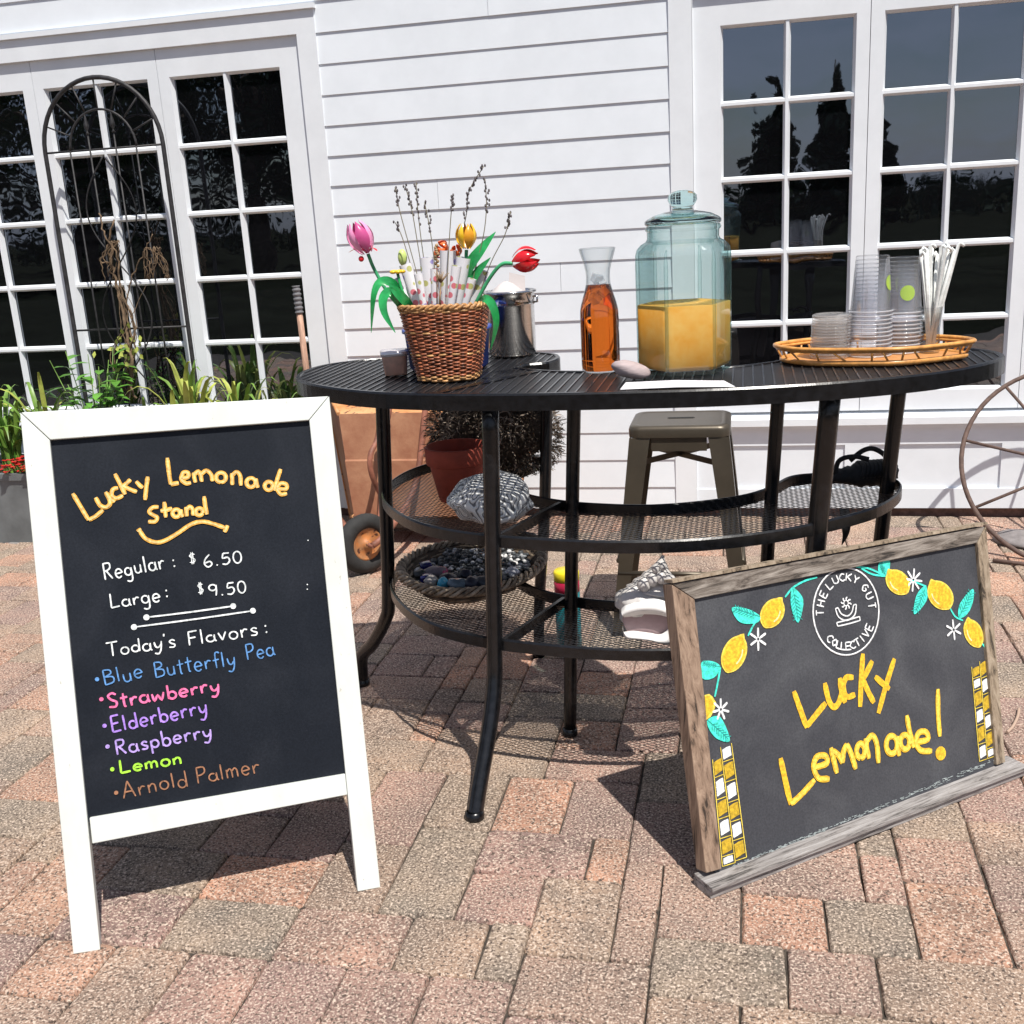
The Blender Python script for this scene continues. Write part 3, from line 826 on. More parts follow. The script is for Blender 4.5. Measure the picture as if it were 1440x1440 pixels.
pot = thing('steel_pot', PC, 'tall round stainless steel pot behind the wicker basket', 'pot')
b = MB(); b.lathe([(0,0.001),(0.058,0.001),(0.062,0.006),(0.0625,0.128),(0.0645,0.130),(0.0645,0.134)], PC, 48); b.build('body', STEEL, pot)
b = MB(); b.lathe([(0.0645,0.1345),(0.0645,0.158),(0.069,0.160),(0.0705,0.163),(0.069,0.167),(0.065,0.167),(0.063,0.15),(0.062,0.135)], PC, 48); b.build('rim', STEEL, pot)
b = MB(); b.tube([(PC[0]+0.066,PC[1]-0.02,H+0.15),(PC[0]+0.078,PC[1]-0.03,H+0.152),(PC[0]+0.078,PC[1]-0.03,H+0.138),(PC[0]+0.066,PC[1]-0.02,H+0.136)], 0.003, 6); b.build('handle', STEEL, pot)
b = MB(); c = at((712,400), -1.735)
b.lathe([(0.052,0.135),(0.040,0.165),(0.018,0.183),(0.003,0.190)], (PC[0]-0.008,PC[1],H), 24, rf=lambda a, z: 1+0.06*math.sin(5*a))
b.quad(at((715,412),-1.70), at((739,414),-1.70), at((738,388),-1.69), at((716,383),-1.69))
o = b.build('napkin', mat('pinkish_white_paper', (0.58,0.53,0.52), 0.8), origin=(PC[0],PC[1],H+0.13)); tag(o, 'white folded paper napkin poking out of the steel pot', 'napkin')

# --- carafe of tea
CLEAR = glassy('clear_glass', (0.97,0.98,0.98), (0.62,0.66,0.68))
def teamat():
    M = mat('amber_tea', (0.79,0.18,0.022), 0.02); b_ = M.node_tree.nodes['Principled BSDF']
    b_.inputs['Transmission Weight'].default_value = 1.0; b_.inputs['IOR'].default_value = 1.33; return M
CC = (-0.321,-2.078,H)
car = thing('carafe', CC, 'slim glass carafe of amber iced tea', 'carafe')
prof = [(0.0,0.003),(0.038,0.002),(0.0425,0.006),(0.0432,0.02),(0.0432,0.12),(0.0425,0.140),(0.0385,0.158),(0.0315,0.180),(0.0272,0.198),(0.0262,0.212),(0.0272,0.226),(0.0315,0.243),(0.0375,0.262),(0.0405,0.273)]
b = MB(); b.lathe(prof, CC, 40, rf=lambda a, z: 1+0.012*math.cos(8*a)*(1 if z < 0.13 else 0))
b.lathe([(0.0405,0.273),(0.0392,0.2745),(0.0378,0.273),(0.0345,0.262),(0.0288,0.243),(0.0248,0.226),(0.0240,0.212),(0.0248,0.1965)], CC, 40)
b.build('glass', CLEAR, car)
b = MB(); liq = [(0.0,0.006),(0.038,0.006),(0.0415,0.010),(0.0424,0.03),(0.0424,0.12),(0.0417,0.1395),(0.0377,0.1575),(0.0307,0.1797),(0.0264,0.1955),(0.0,0.1950)]
b.lathe(liq, CC, 40, rf=lambda a, z: 1+0.012*math.cos(8*a)*(1 if z < 0.13 else 0)); b.build('tea', teamat(), car)
ICE = glassy('ice', (0.96,0.97,0.98), (0.6,0.65,0.68), ior=1.31, milk=0.25)
for k in range(5):
    b = MB(); p = Vector((CC[0]+rl.gauss(0,0.008), CC[1]-0.012+rl.gauss(0,0.006), H+0.165+0.011*k)); Mx = Matrix.Rotation(rl.uniform(0,3),3,Vector((rl.random(),rl.random(),1)).normalized())
    s_ = 0.0095
    b.hexa([p + Mx @ Vector(q)*s_ for q in ((-1,-1,-1),(1,-1,-1),(1,1,-1),(-1,1,-1),(-1,-1,1),(1,-1,1),(1,1,1),(-1,1,1))])
    o = b.build('ice_cube', ICE, origin=p); tag(o, 'small ice cube in the neck of the tea carafe', 'ice cube', 'ice cubes in the tea carafe')

# --- big lemonade jar
AQUA = glassy('aqua_glass', (0.925,0.972,0.968), (0.10,0.38,0.39), ior=1.5, power=2.6, milk=0.03, milkcol=(0.55,0.75,0.73))
JC = (-0.132,-2.105,H)
jar = thing('lidded_jar', JC, 'large six sided aqua glass jar half full of cloudy lemonade', 'jar')
HA = R(-90+12)
def hexr(a, z, sharp=1.0):
    q = ((a - HA + math.pi/6) % (math.pi/3)) - math.pi/6
    h = 0.885/math.cos(q)
    return min(h, 1.0)
def hexblend(z0, z1):
    def f_(a, z):
        k = 0 if z < z0 else 1 if z > z1 else (z-z0)/(z1-z0)
        return hexr(a, z)*(1-k) + k
    return f_
rf_ = hexblend(0.262, 0.292)
b = MB()
b.lathe([(0.0,0.010),(0.07,0.009),(0.092,0.002),(0.099,0.004),(0.1025,0.012),(0.1025,0.255),(0.100,0.266),(0.090,0.277),(0.080,0.282),(0.0765,0.288),(0.0765,0.302),(0.079,0.304),(0.081,0.308),(0.079,0.312),(0.0765,0.314)], JC, 72, rf=rf_, smooth=False)
b.lathe([(0.0765,0.314),(0.0715,0.3135),(0.0715,0.288),(0.075,0.280),(0.086,0.272),(0.0945,0.263),(0.0965,0.255),(0.0965,0.1515)], JC, 72, rf=rf_, smooth=False)
for k in range(6):
    a = HA + math.pi/6 + k*math.pi/3; d = Vector((math.cos(a), math.sin(a), 0))
    b.tube([Vector(JC)+d*0.0995+Vector((0,0,z)) for z in (0.014,0.03,0.13,0.235,0.255)]+[Vector(JC)+d*0.095+Vector((0,0,0.266))], [0.002,0.0042,0.0042,0.0042,0.003,0.0015], 10)
b.build('glass', AQUA, jar)
LEM = mat('cloudy_lemonade', (0.80, 0.31, 0.022), 0.6, var=0.18, vs=11, vdet=8, sss=0.0, col2=(0.82, 0.43, 0.10), spec=0.1)
b = MB(); b.lathe([(0.0,0.0125),(0.088,0.0125),(0.096,0.014),(0.1005,0.022),(0.1005,0.1495),(0.0985,0.1505),(0.094,0.1495),(0.0,0.1495)], JC, 72, rf=rf_); b.build('lemonade', LEM, jar)
LIDG = mat('aqua_lid_glass', (0.66,0.90,0.89), 0.01); LIDG.node_tree.nodes['Principled BSDF'].inputs['Transmission Weight'].default_value = 1.0; LIDG.node_tree.nodes['Principled BSDF'].inputs['IOR'].default_value = 1.5
b = MB()
b.lathe([(0.0,0.3165),(0.060,0.3165),(0.0665,0.3150),(0.078,0.3150),(0.081,0.318),(0.0805,0.324),(0.076,0.328),(0.060,0.336),(0.040,0.341),(0.024,0.343),(0.0215,0.346),(0.0215,0.351),(0.027,0.357),(0.031,0.365),(0.030,0.374),(0.023,0.381),(0.011,0.3845),(0.0,0.385)], JC, 64)
b.lathe([(0.0,0.336),(0.038,0.334),(0.056,0.329),(0.066,0.324),(0.058,0.3205),(0.0,0.3205)], JC, 48)
b.build('lid', LIDG, jar)

# --- pebble and paper strip in front of the jar
PEB = mat('mauve_stone', (0.38, 0.31, 0.31), 0.75, var=0.2, vs=20, bump=0.3, bs=60, stretch=(1,1,5))
b = MB(); c = Vector((-0.243,-2.185,H+0.0195)); rock_rot = Matrix.Rotation(0.25,3,'Y')
b.ball(c, 0.041, 0.030, 0.019, 20, 12, rot=rock_rot, disp=lambda d: 1+0.16*noise.noise(d*1.6+Vector((3,1,2))))
tag(b.build('pebble', PEB, origin=(c.x,c.y,H)), 'smooth mauve grey stone lying between carafe and jar', 'stone')
PAP = mat('white_paper', (0.80,0.79,0.82), 0.7, var=0.04, vs=20)
b = MB(); P0, P1, P2, P3 = [onz(q, H+0.001) for q in ((872,548),(1034,544),(1018,535.5),(880,538))]
b.prism([P0, P0.lerp(P1,.5)+Vector((0,0,.002)), P1, P2, P2.lerp(P3,.5)+Vector((0,0,.003)), P3], (0,0,0.0006))
tag(b.build('paper_slip', PAP, origin=(P0+P2)/2), 'narrow white paper slip lying in front of the jar', 'paper')

# --- rattan tray with cups, lids and straws
RATT = mat('honey_rattan', (0.62, 0.29, 0.075), 0.35, var=0.3, vs=45, coat=0.25)
TC = (0.272,-2.005,H)
tray = thing('rattan_tray', TC, 'elongated honey coloured rattan tray with open rail', 'tray')
def hexo(rx, ry, z, k=6):
    pts = [(-1,0.1),(-0.82,0.62),(-0.45,1.0),(0.45,1.0),(0.82,0.62),(1,0.1),(0.93,-0.3),(0.35,-0.98),(-0.05,-1.02),(-0.72,-0.68)]
    return spline([(TC[0]+x*rx, TC[1]+y*ry, z) for x, y in pts], k, True)
b = MB(); b.tube(hexo(0.208, 0.104, H+0.037), 0.0048, 7, closed=True); b.tube(hexo(0.203, 0.100, H+0.031), 0.0032, 6, closed=True); b.build('top_rail', RATT, tray)
b = MB(); b.tube(hexo(0.192, 0.094, H+0.0065), 0.0062, 7, closed=True); b.build('base_rail', RATT, tray)
b = MB(); k = hexo(0.189, 0.091, H+0.004); b.prism(k, (0,0,0.004)); b.build('floor', mat('tray_floor', (0.55,0.25,0.08), 0.5, var=0.3, vs=70, stretch=(1,6,1)), tray)
lo, hi = hexo(0.193, 0.0945, H+0.010, 5), hexo(0.206, 0.103, H+0.035, 5)
for i in range(0, len(lo), 2):
    j = (i + (1 if (i//2) % 2 else 0)) % len(hi); b = MB(); b.tube([lo[i], hi[j]], 0.0024, 6); b.build('spindle', RATT, tray)
CUPM = glassy('clear_plastic', (0.985,0.985,0.99), (0.80,0.81,0.83), ior=1.42, rough=0.06, milk=0.025)
CUPR = glassy('clear_plastic_rim', (0.93,0.93,0.95), (0.75,0.76,0.78), ior=1.7, rough=0.12, milk=0.36, milkcol=(0.85,0.85,0.88))
def cup_mesh(mb, c):      # an upturned tapered tumbler
    x, y, z = c
    mb.cm = 1; mb.lathe([(0.0462,0.0),(0.0478,0.0012),(0.0482,0.0022),(0.0470,0.0036),(0.0440,0.0038)], (x,y,z), 36); mb.cm = 0
    mb.lathe([(0.0440,0.0038),(0.0432,0.012),(0.0350,0.117),(0.0345,0.119),(0.0325,0.1205),(0.0,0.1195)], (x,y,z), 36)
tz = H+0.0085
STK = mat('lime_sticker', (0.42, 0.62, 0.03), 0.4)
def stack(cx, cy, n, label, grp, st):
    first = None
    for k in range(n):
        if first is None:
            b = MB(); cup_mesh(b, (cx,cy,tz)); first = b.build('plastic_cup', [CUPM, CUPR], origin=(cx,cy,tz)); tag(first, label, 'cup', grp); o = first
        else:
            o = copy_tree(first, (rl.gauss(0,0.0007), rl.gauss(0,0.0007), 0.0088*k))
    z = tz + 0.0088*(n-1)
    o['label'] = st[2]
    b = MB(); a0 = st[0]; zc = z + st[1]; rows = []
    for i in range(9):
        row = []
        for j in range(9):
            u, v = (i-4)/4, (j-4)/4
            k_ = 1 if abs(u)+abs(v) == 0 else max(abs(u), abs(v))/math.hypot(u, v)
            u, v = u*k_, v*k_
            zz = zc + v*0.0165; r_ = 0.0436 - (zz-z-0.0036)*0.0833
            a = a0 + u*0.0165/r_
            row.append((cx+math.cos(a)*r_, cy+math.sin(a)*r_, zz))
        rows.append(b.add(row))
    for i in range(8):
        for j in range(8): b.face((rows[i]+j, rows[i+1]+j, rows[i+1]+j+1, rows[i]+j+1), True)
    bb = b.build('sticker', STK, parent=None, origin=ORG[first.name]); bb.parent = o; bb.location = (0,0,0)
    for v_ in bb.data.vertices: v_.co.z -= 0.0088*(n-1)
stack(0.268, -1.995, 12, 'clear plastic cup in the front stack, the one right beside the lids', 'front stack of clear cups', (R(-22), 0.062, 'topmost clear cup of the front stack, lime round sticker on its right side'))
stack(0.338, -1.95, 11, 'clear plastic cup in the back stack, between front stack and straws', 'back stack of clear cups', (R(-78), 0.045, 'topmost clear cup of the back stack, lime round sticker facing front'))
first = None
LIDM = glassy('clear_lid', (0.97,0.96,0.95), (0.80,0.79,0.78), ior=1.42, rough=0.1, milk=0.14, milkcol=(0.85,0.82,0.8))
for k in range(15):
    if first is None:
        b = MB(); b.lathe([(0.0405,0.0),(0.0425,0.001),(0.0425,0.0055),(0.040,0.0065),(0.037,0.0035),(0.034,0.0045),(0.0,0.0045)], (0.182,-2.01,tz), 32)
        first = b.build('cup_lid', LIDM, origin=(0.182,-2.01,tz)); tag(first, 'clear flat plastic lid in the low stack at the left end of the tray', 'lid', 'stack of cup lids')
    else: copy_tree(first, (0.0007*k*0.4+rl.gauss(0,0.0008), rl.gauss(0,0.0008), 0.0064*k))
SC = (0.398,-1.975,tz)
b = MB(); b.lathe([(0.0,0.001),(0.019,0.001),(0.021,0.004),(0.019,0.05),(0.0215,0.085),(0.0225,0.10),(0.0215,0.10),(0.018,0.05),(0.019,0.006),(0.0,0.004)], SC, 28)
tag(b.build('straw_glass', CLEAR, origin=SC), 'small clear glass holding wrapped straws at the tray end', 'glass')
STR = mat('paper_wrapped_straw', (0.80,0.82,0.80), 0.6, var=0.12, vs=60, bump=0.2, bs=150)
for k in range(13):
    a = k*2.4; rr = 0.013*math.sqrt((k+0.5)/13); p = Vector((SC[0]+math.cos(a)*rr*0.7, SC[1]+math.sin(a)*rr*0.7, tz+0.006))
    tx, ty = -0.026+0.0062*k + rl.gauss(0,0.004), rl.gauss(0,0.012)
    Lh = 0.215+rl.uniform(-0.012,0.012)
    q = p + Vector((tx, ty, Lh)); e = q + Vector((0.012*(1 if k % 2 else -0.7), rl.gauss(0,.004), -0.004))
    o = MB(); o.tube([p, p.lerp(q,.5), q, q.lerp(e,.4)+Vector((0,0,.006)), e], [0.0034,0.0036,0.0036,0.0036,0.0030], 7)
    tag(o.build('wrapped_straw', STR, origin=p), 'white paper wrapped straw with bent tip in the small glass', 'straw', 'straws in the small glass')

# ================================================================ THINGS ON THE UPPER SHELF
TERRA = mat('terracotta', (0.36, 0.062, 0.035), 0.75, var=0.15, vs=14, bump=0.15, bs=120)
c = (-0.725,-1.895,Z1+0.001)
pt = thing('flower_pot', c, 'empty red terracotta flower pot on the upper shelf', 'flower pot')
b = MB(); b.lathe([(0.0,0.0),(0.05,0.0),(0.053,0.003),(0.070,0.098)], c, 40); b.build('body', TERRA, pt)
b = MB(); b.lathe([(0.070,0.0982),(0.0785,0.0985),(0.081,0.101),(0.0825,0.141),(0.0805,0.144),(0.0765,0.144),(0.073,0.10),(0.055,0.012),(0.0,0.01)], c, 40); b.build('rim', TERRA, pt)
def brain():
    M = mat('labyrinth_coral', (0.75,0.75,0.74), 0.8); t = M.node_tree; n = t.nodes; L = t.links.new; b_ = n['Principled BSDF']
    tc = n.new('ShaderNodeTexCoord'); nz_ = n.new('ShaderNodeTexNoise'); nz_.inputs['Scale'].default_value = 27; nz_.inputs['Detail'].default_value = 0.8
    L(tc.outputs['Object'], nz_.inputs['Vector'])
    mt_ = n.new('ShaderNodeMath'); mt_.operation = 'MULTIPLY'; mt_.inputs[1].default_value = 58; L(nz_.outputs['Fac'], mt_.inputs[0])
    sn = n.new('ShaderNodeMath'); sn.operation = 'SINE'; L(mt_.outputs[0], sn.inputs[0])
    rp = n.new('ShaderNodeValToRGB'); rp.color_ramp.elements[0].position = 0.06; rp.color_ramp.elements[0].color = (0.17,0.17,0.175,1); rp.color_ramp.elements[1].position = 0.32; rp.color_ramp.elements[1].color = (0.86,0.86,0.84,1)
    ma = n.new('ShaderNodeMath'); ma.operation = 'MULTIPLY_ADD'; ma.inputs[1].default_value = 0.5; ma.inputs[2].default_value = 0.5; L(sn.outputs[0], ma.inputs[0])
    L(ma.outputs[0], rp.inputs[0]); L(rp.outputs[0], b_.inputs['Base Color'])
    bp = n.new('ShaderNodeBump'); bp.inputs['Distance'].default_value = 0.002; L(ma.outputs[0], bp.inputs['Height']); L(bp.outputs[0], b_.inputs['Normal']); return M
b = MB(); c = Vector((-0.596,-2.085,Z1+0.052))
b.ball(c, 0.098, 0.088, 0.064, 32, 20, disp=lambda d: (1+0.22*noise.noise(d*1.9+Vector((5,2,1))))*(1 if d.z > -0.6 else 0.92))
tag(b.build('coral_lump', brain(), origin=(c.x,c.y,Z1)), 'rounded white lump with black labyrinth lines on the upper shelf', 'coral')
STRAW = mat('dark_straw', (0.085, 0.062, 0.045), 0.95, var=0.7, vs=25, col2=(0.030, 0.020, 0.014))
STRAWL = mat('pale_straw', (0.30, 0.24, 0.19), 0.95, var=0.4, vs=30)
rs = random.Random(21); c = Vector((-0.70,-1.60,Z1+0.12))
b = MB(); b.ball(c, 0.155, 0.10, 0.13, 16, 10, disp=lambda d: 1+0.25*noise.noise(d*2.2))
cnt = 0
for k in range(5200):
    d = Vector((rs.gauss(0,1), rs.gauss(0,1), rs.gauss(0,1))).normalized()
    p = c + Vector((d.x*0.185*(1.0+0.18*noise.noise(d*2.5)), d.y*0.115, d.z*0.165 - 0.01))
    if p.z < Z1+0.004: p.z = Z1+0.004+rs.random()*0.02
    v = (Vector((rs.gauss(0,.8), rs.gauss(0,.8), -0.55+rs.gauss(0,.5)))).normalized()*rs.uniform(0.012,0.034)
    q = p+v
    if q.z < Z1+0.002: q.z = Z1+0.002
    s_ = v.cross(d); s_ = (s_.normalized() if s_.length > 1e-5 else Vector((1,0,0)))*rs.uniform(0.0009,0.0021)
    clump = noise.noise(p*14)
    b.cm = 1 if clump + rs.gauss(0,0.22) > 0.12 else 0
    m2 = p.lerp(q,.5)+d*0.006
    k_ = b.add((p-s_, p+s_, m2+s_, m2-s_, q+s_*0.4, q-s_*0.4)); b.face((k_,k_+1,k_+2,k_+3)); b.face((k_+3,k_+2,k_+4,k_+5))
b.cm = 0
tag(b.build('straw_bundle', [STRAW, STRAWL], origin=(c.x,c.y,Z1)), 'shaggy dark straw bundle on the upper shelf behind the flower pot', 'straw bundle')
b = MB(); cc = ony((736,648), -1.53); cc.z = Z1+0.031
b.lathe([(0,0),(0.018,0),(0.0195,0.003),(0.0195,0.078),(0.016,0.084),(0,0.085)], cc, 28)
tag(b.build('green_tin', mat('green_foil', (0.01,0.20,0.075), 0.2, 0.75), origin=cc), 'shiny green can at the back of the upper shelf', 'can')
b = MB(); b.box(cc.x-0.03, cc.x+0.055, cc.y-0.02, cc.y+0.02, Z1+0.012, Z1+0.0305)
b.build('shelf_bracket', BLACKM, table)
NYL = mat('black_cloth', (0.009,0.009,0.010), 0.75, var=0.4, vs=60, bump=0.5, bs=120)
bag = thing('strap_bag', (0.30,-1.79,Z1), 'black woven pouch with loose straps on the right shelf end', 'bag')
b = MB()
p0, p1 = ony((1172,670), -1.79), ony((1262,664), -1.77)
N_ = 22; rows = []
for i in range(N_):
    t_ = i/(N_-1); c = p0.lerp(p1, t_); rad = 0.030*(math.sin(math.pi*min(0.96,0.1+0.82*t_)))**0.5*(1.0 if t_ > 0.3 else 0.85)
    rows.append(b.add([c + Vector((0.15*rad*math.sin(j), math.cos(j*math.pi/10)*rad*1.1, max(Z1+0.002-c.z, math.sin(j*math.pi/10)*rad*(1+0.10*math.sin(i*1.9+j*1.2))))) for j in range(20)]))
for i in range(N_-1):
    for j in range(20): b.face((rows[i]+j, rows[i]+(j+1)%20, rows[i+1]+(j+1)%20, rows[i+1]+j), True)
b.face([rows[0]+j for j in range(20)]); b.face([rows[-1]+j for j in range(20)])
b.build('pouch', NYL, bag)
b = MB()
for s_ in range(9):      # plaited cord over the right half
    path = [p0.lerp(p1, 0.42+0.06*s_+0.05*math.sin(q*0.8)) + Vector((0, math.cos(q*math.pi/8)*-0.034, math.sin(q*math.pi/8)*0.031)) for q in range(0, 9)]
    b.tube(path, 0.0055, 6)
b.build('braid', NYL, bag)
b = MB()
b.tube(spline([ony((1195,648),-1.79), ony((1213,634),-1.79), ony((1228,631),-1.78), ony((1244,640),-1.78), ony((1252,655),-1.78)], 6), 0.0062, 8, flat=((0,-1,0.2), 0.0022)) 
b.tube(spline([ony((1174,668),-1.8), ony((1180,648),-1.8), ony((1200,642),-1.8), ony((1222,646),-1.8)], 6), 0.006, 8, flat=((0,-1,0.2), 0.0022))
b.build('strap', NYL, bag)
P = spline([ony((1187,715),-1.93), ony((1190,738),-1.95), ony((1189,752),-1.95), ony((1184,766),-1.95)], 6); n_ = len(P)
b = MB(); b.tube(P, [0.011*(1-(i/(n_-1))**2)+0.001 for i in range(n_)], 8, flat=((0.2,-1,0), 0.0018)); b.build('strap', NYL, bag)

# ================================================================ THINGS ON THE LOWER SHELF
GW = mat('grey_willow', (0.22,0.165,0.115), 0.7, var=0.6, vs=40, bump=0.4, bs=120)
GWD = mat('dark_willow', (0.075,0.052,0.036), 0.8, var=0.5, vs=40)
WC = (-0.725,-1.835,Z2+0.002)
wb = thing('stone_basket', WC, 'shallow oval grey willow basket of stones on the lower shelf', 'basket')
rows = [(0.006+0.0078*i, 0.140+0.0085*i, 0.170+0.0085*i) for i in range(6)]
b = MB(); weave(b, WC, rows, 30, 0.004, 0.0048, lambda a: 1+0.02*math.sin(3*a), bands=(2,5)); b.build('woven_body', [GW, GWD], wb)
b = MB()
for k in range(4):
    path = []
    for j in range(190):
        a = 2*math.pi*j/190; ph = 15*a + k*math.pi/2
        q = 1+0.02*math.sin(3*a)
        path.append(Vector((WC[0]+math.cos(a)*(0.190*q+0.011*math.cos(ph)), WC[1]+math.sin(a)*(0.220*q+0.011*math.cos(ph)), WC[2]+0.050+0.0085*math.sin(ph)+0.003*math.sin(2*a))))
    b.cm = 0 if k % 2 else 1
    b.tube(path, 0.0046, 6, closed=True)
b.cm = 0
b.build('plaited_rim', [GW, mat('pale_willow', (0.34,0.27,0.20), 0.7, var=0.5, vs=40)], wb)
b = MB(); b.lathe([(0,0.004),(0.136,0.004),(0.180,0.046)], WC, 40, sy=1.2); b.build('lining', GWD, wb)
stones = [((608,806),0.046,0.020,0.017,(0.20,0.155,0.18),'long mauve grey pebble in the willow basket','pebble'),
 ((599,796),0.024,0.02,0.015,(0.02,0.02,0.14),'squarish navy blue glass piece behind the mauve pebble','glass piece'),
 ((622,804),0.018,0.02,0.014,(0.55,0.05,0.16),'small crimson pink pebble at the tip of the mauve pebble','pebble'),
 ((580,822),0.024,0.02,0.017,(0.025,0.025,0.14),'navy blue glass piece at the front left of the willow basket','glass piece'),
 ((612,828),0.017,0.017,0.017,(0.08,0.50,0.72),'bright turquoise glass ball in the willow basket','glass ball'),
 ((603,818),0.020,0.018,0.015,(0.5,0.45,0.42),'pale glittering shell above the turquoise ball','shell'),
 ((630,815),0.032,0.024,0.016,(0.012,0.014,0.03),'flat black pebble right of the mauve pebble','pebble'),
 ((642,828),0.036,0.022,0.016,(0.13,0.18,0.22),'blue grey translucent wedge of sea glass at the front','sea glass'),
 ((664,826),0.026,0.024,0.018,(0.02,0.024,0.045),'dark slate pebble touching the sea glass wedge','pebble'),
 ((655,808),0.024,0.02,0.014,(0.014,0.016,0.035),'black pebble below the heap of speckled gravel','pebble'),
 ((682,820),0.03,0.024,0.016,(0.05,0.06,0.075),'grey slate pebble just left of the front table leg','pebble'),
 ((705,816),0.03,0.022,0.016,(0.04,0.045,0.055),'grey slate pebble just right of the front table leg','pebble'),
 ((724,806),0.024,0.018,0.015,(0.50,0.50,0.55),'pale white pebble at the right end of the willow basket','pebble'),
 ((570,812),0.022,0.02,0.014,(0.05,0.05,0.05),'charcoal pebble at the left end of the willow basket','pebble')]
for i, (px, rx, ry, rz, col, lab, cat) in enumerate(stones):
    p = onz(px, Z2+0.050)
    q_ = math.hypot((p.x-WC[0])/0.150, (p.y-WC[1])/0.175)
    if q_ > 0.92: p.x = WC[0]+(p.x-WC[0])*0.92/q_; p.y = WC[1]+(p.y-WC[1])*0.92/q_
    b = MB(); Mx = Matrix.Rotation(rs.uniform(-0.5,0.5),3,'Z') @ Matrix.Rotation(rs.uniform(-0.25,0.25),3,'Y')
    sd = Vector((i*3.1, i*1.7, 2)); box_ = 'navy' in lab
    b.ball(p, rx*0.85, ry, rz, 16, 10, rot=Mx, disp=(lambda d: 0.80/max(abs(d.x),abs(d.y),abs(d.z))**0.7) if box_ else (lambda d: 1+0.25*noise.noise(d*1.5+sd)))
    o = b.build('pebble' if 'pebble' in lab else 'shell' if cat == 'shell' else 'glass_piece', mat('stone_%s' % cat.replace(' ','_'), col, 0.15 if 'glass' in cat else 0.45, var=0.25, vs=30), origin=(p.x,p.y,Z2+0.02))
    tag(o, lab, cat, 'stones in the willow basket')
GRAV = mat('speckled_gravel', (0.05,0.055,0.06), 0.5, var=0.5, vs=60)
GRAVW = mat('white_gravel', (0.6,0.6,0.6), 0.5, var=0.2, vs=60)
b = MB()
for k in range(420):
    px = (rs.uniform(625,745), rs.uniform(772,812)); p = onz(px, Z2+0.034+0.02*rs.random())
    if ((p.x-WC[0])/0.165)**2 + ((p.y-WC[1])/0.195)**2 > 0.92: continue
    b.cm = 1 if rs.random() < 0.33 else 0
    b.ball(p, rs.uniform(0.005,0.009), rs.uniform(0.004,0.008), rs.uniform(0.004,0.006), 7, 5)
for k in range(500):
    a = rs.uniform(0,6.28); q = math.sqrt(rs.random())*0.95
    b.cm = 1 if rs.random() < 0.06 else 0
    b.ball((WC[0]+math.cos(a)*0.155*q, WC[1]+math.sin(a)*0.18*q, Z2+0.026+0.012*rs.random()), rs.uniform(0.008,0.014), rs.uniform(0.007,0.012), 0.008, 7, 5)
b.cm = 0
o = b.build('gravel', [GRAV, GRAVW], origin=(WC[0],WC[1],Z2+0.01)); o['kind'] = 'stuff'; o['label'] = 'black and white speckled gravel filling the willow basket'

# --- conch shell
CON = mat('conch_grey', (0.66,0.63,0.60), 0.4, vs=22, bump=0.3, bs=50, col2=(0.45,0.43,0.42))
CONW = mat('conch_white', (0.80,0.78,0.76), 0.35, var=0.06, vs=20)
CONP = mat('conch_mauve', (0.30,0.21,0.22), 0.35, var=0.3, vs=12, col2=(0.42,0.30,0.31))
y0 = -2.23
cs = thing('conch_shell', (ony((915,900),y0).x, y0, Z2+0.002), 'large white conch shell with mauve opening on the lower shelf', 'shell')
def cp(px, dy=0.0): return ony(px, y0+dy)
tipp, base_ = cp((932,781), 0.045), cp((915,868), 0.02)
b = MB(); ax = (tipp-base_); L_ = ax.length; Mx = rotto(ax); ring_ = []
NS = 64
for i in range(NS+1):
    t_ = i/NS
    if t_ < 0.42: r_ = 0.064*(0.72+0.28*math.sin(t_/0.42*math.pi/2))
    else:
        q_ = (t_-0.42)/0.58; r_ = 0.064*max(0.0, 1-q_)**1.25 + 0.003
    row = []
    for j in range(40):
        a = 2*math.pi*j/40; q2 = max(0, (t_-0.34)/0.66); sp = (t_-0.34)/0.66*5.0 - a/(2*math.pi)
        kn = (0.05*math.cos(2*math.pi*sp) + 0.06*max(0, math.cos(7*a))*max(0, math.cos(2*math.pi*sp)))*min(1, q2*6)*(1-0.5*q2) if t_ > 0.34 else 0
        row.append(base_ + Mx @ Vector((math.cos(a)*r_*(1+kn), math.sin(a)*r_*0.85*(1+kn), t_*L_)))
    ring_.append(b.add(row))
for i in range(NS):
    for j in range(40): b.face((ring_[i]+j, ring_[i]+(j+1)%40, ring_[i+1]+(j+1)%40, ring_[i+1]+j), True)
b.ball(cp((908,862),0.02), 0.060, 0.045, 0.040, 24, 14, disp=lambda d: 1+0.15*noise.noise(d*2.2))
b.ball(cp((897,846),-0.005), 0.052, 0.038, 0.034, 24, 14, disp=lambda d: 1+0.2*noise.noise(d*2.6))
for q_, r_ in (((884,848),0.017),((894,834),0.016),((906,822),0.016),((918,815),0.014),((930,812),0.013),((942,818),0.015),((922,800),0.009),((932,797),0.008)):
    b.ball(cp(q_,-0.012), r_, r_, r_*1.2, 12, 8)
b.build('spire', CON, cs)
def shell_sheet(mb, outer, inner, dyo, dyi, bulge):      # a curved flange between two traced edges
    O = spline([cp(q, dyo) for q in outer], 5); I = spline([cp(q, dyi) for q in inner], 5); n__ = min(len(O), len(I)); rows_ = []
    for i in range(n__):
        rows_.append(mb.add([O[i].lerp(I[i], t_) + Vector((0, -bulge*math.sin(math.pi*t_), 0.004*math.sin(math.pi*t_))) for t_ in (0,.15,.3,.5,.7,.85,1)]))
    for i in range(n__-1):
        for j in range(6): mb.face((rows_[i]+j, rows_[i]+j+1, rows_[i+1]+j+1, rows_[i+1]+j), True)
b = MB()
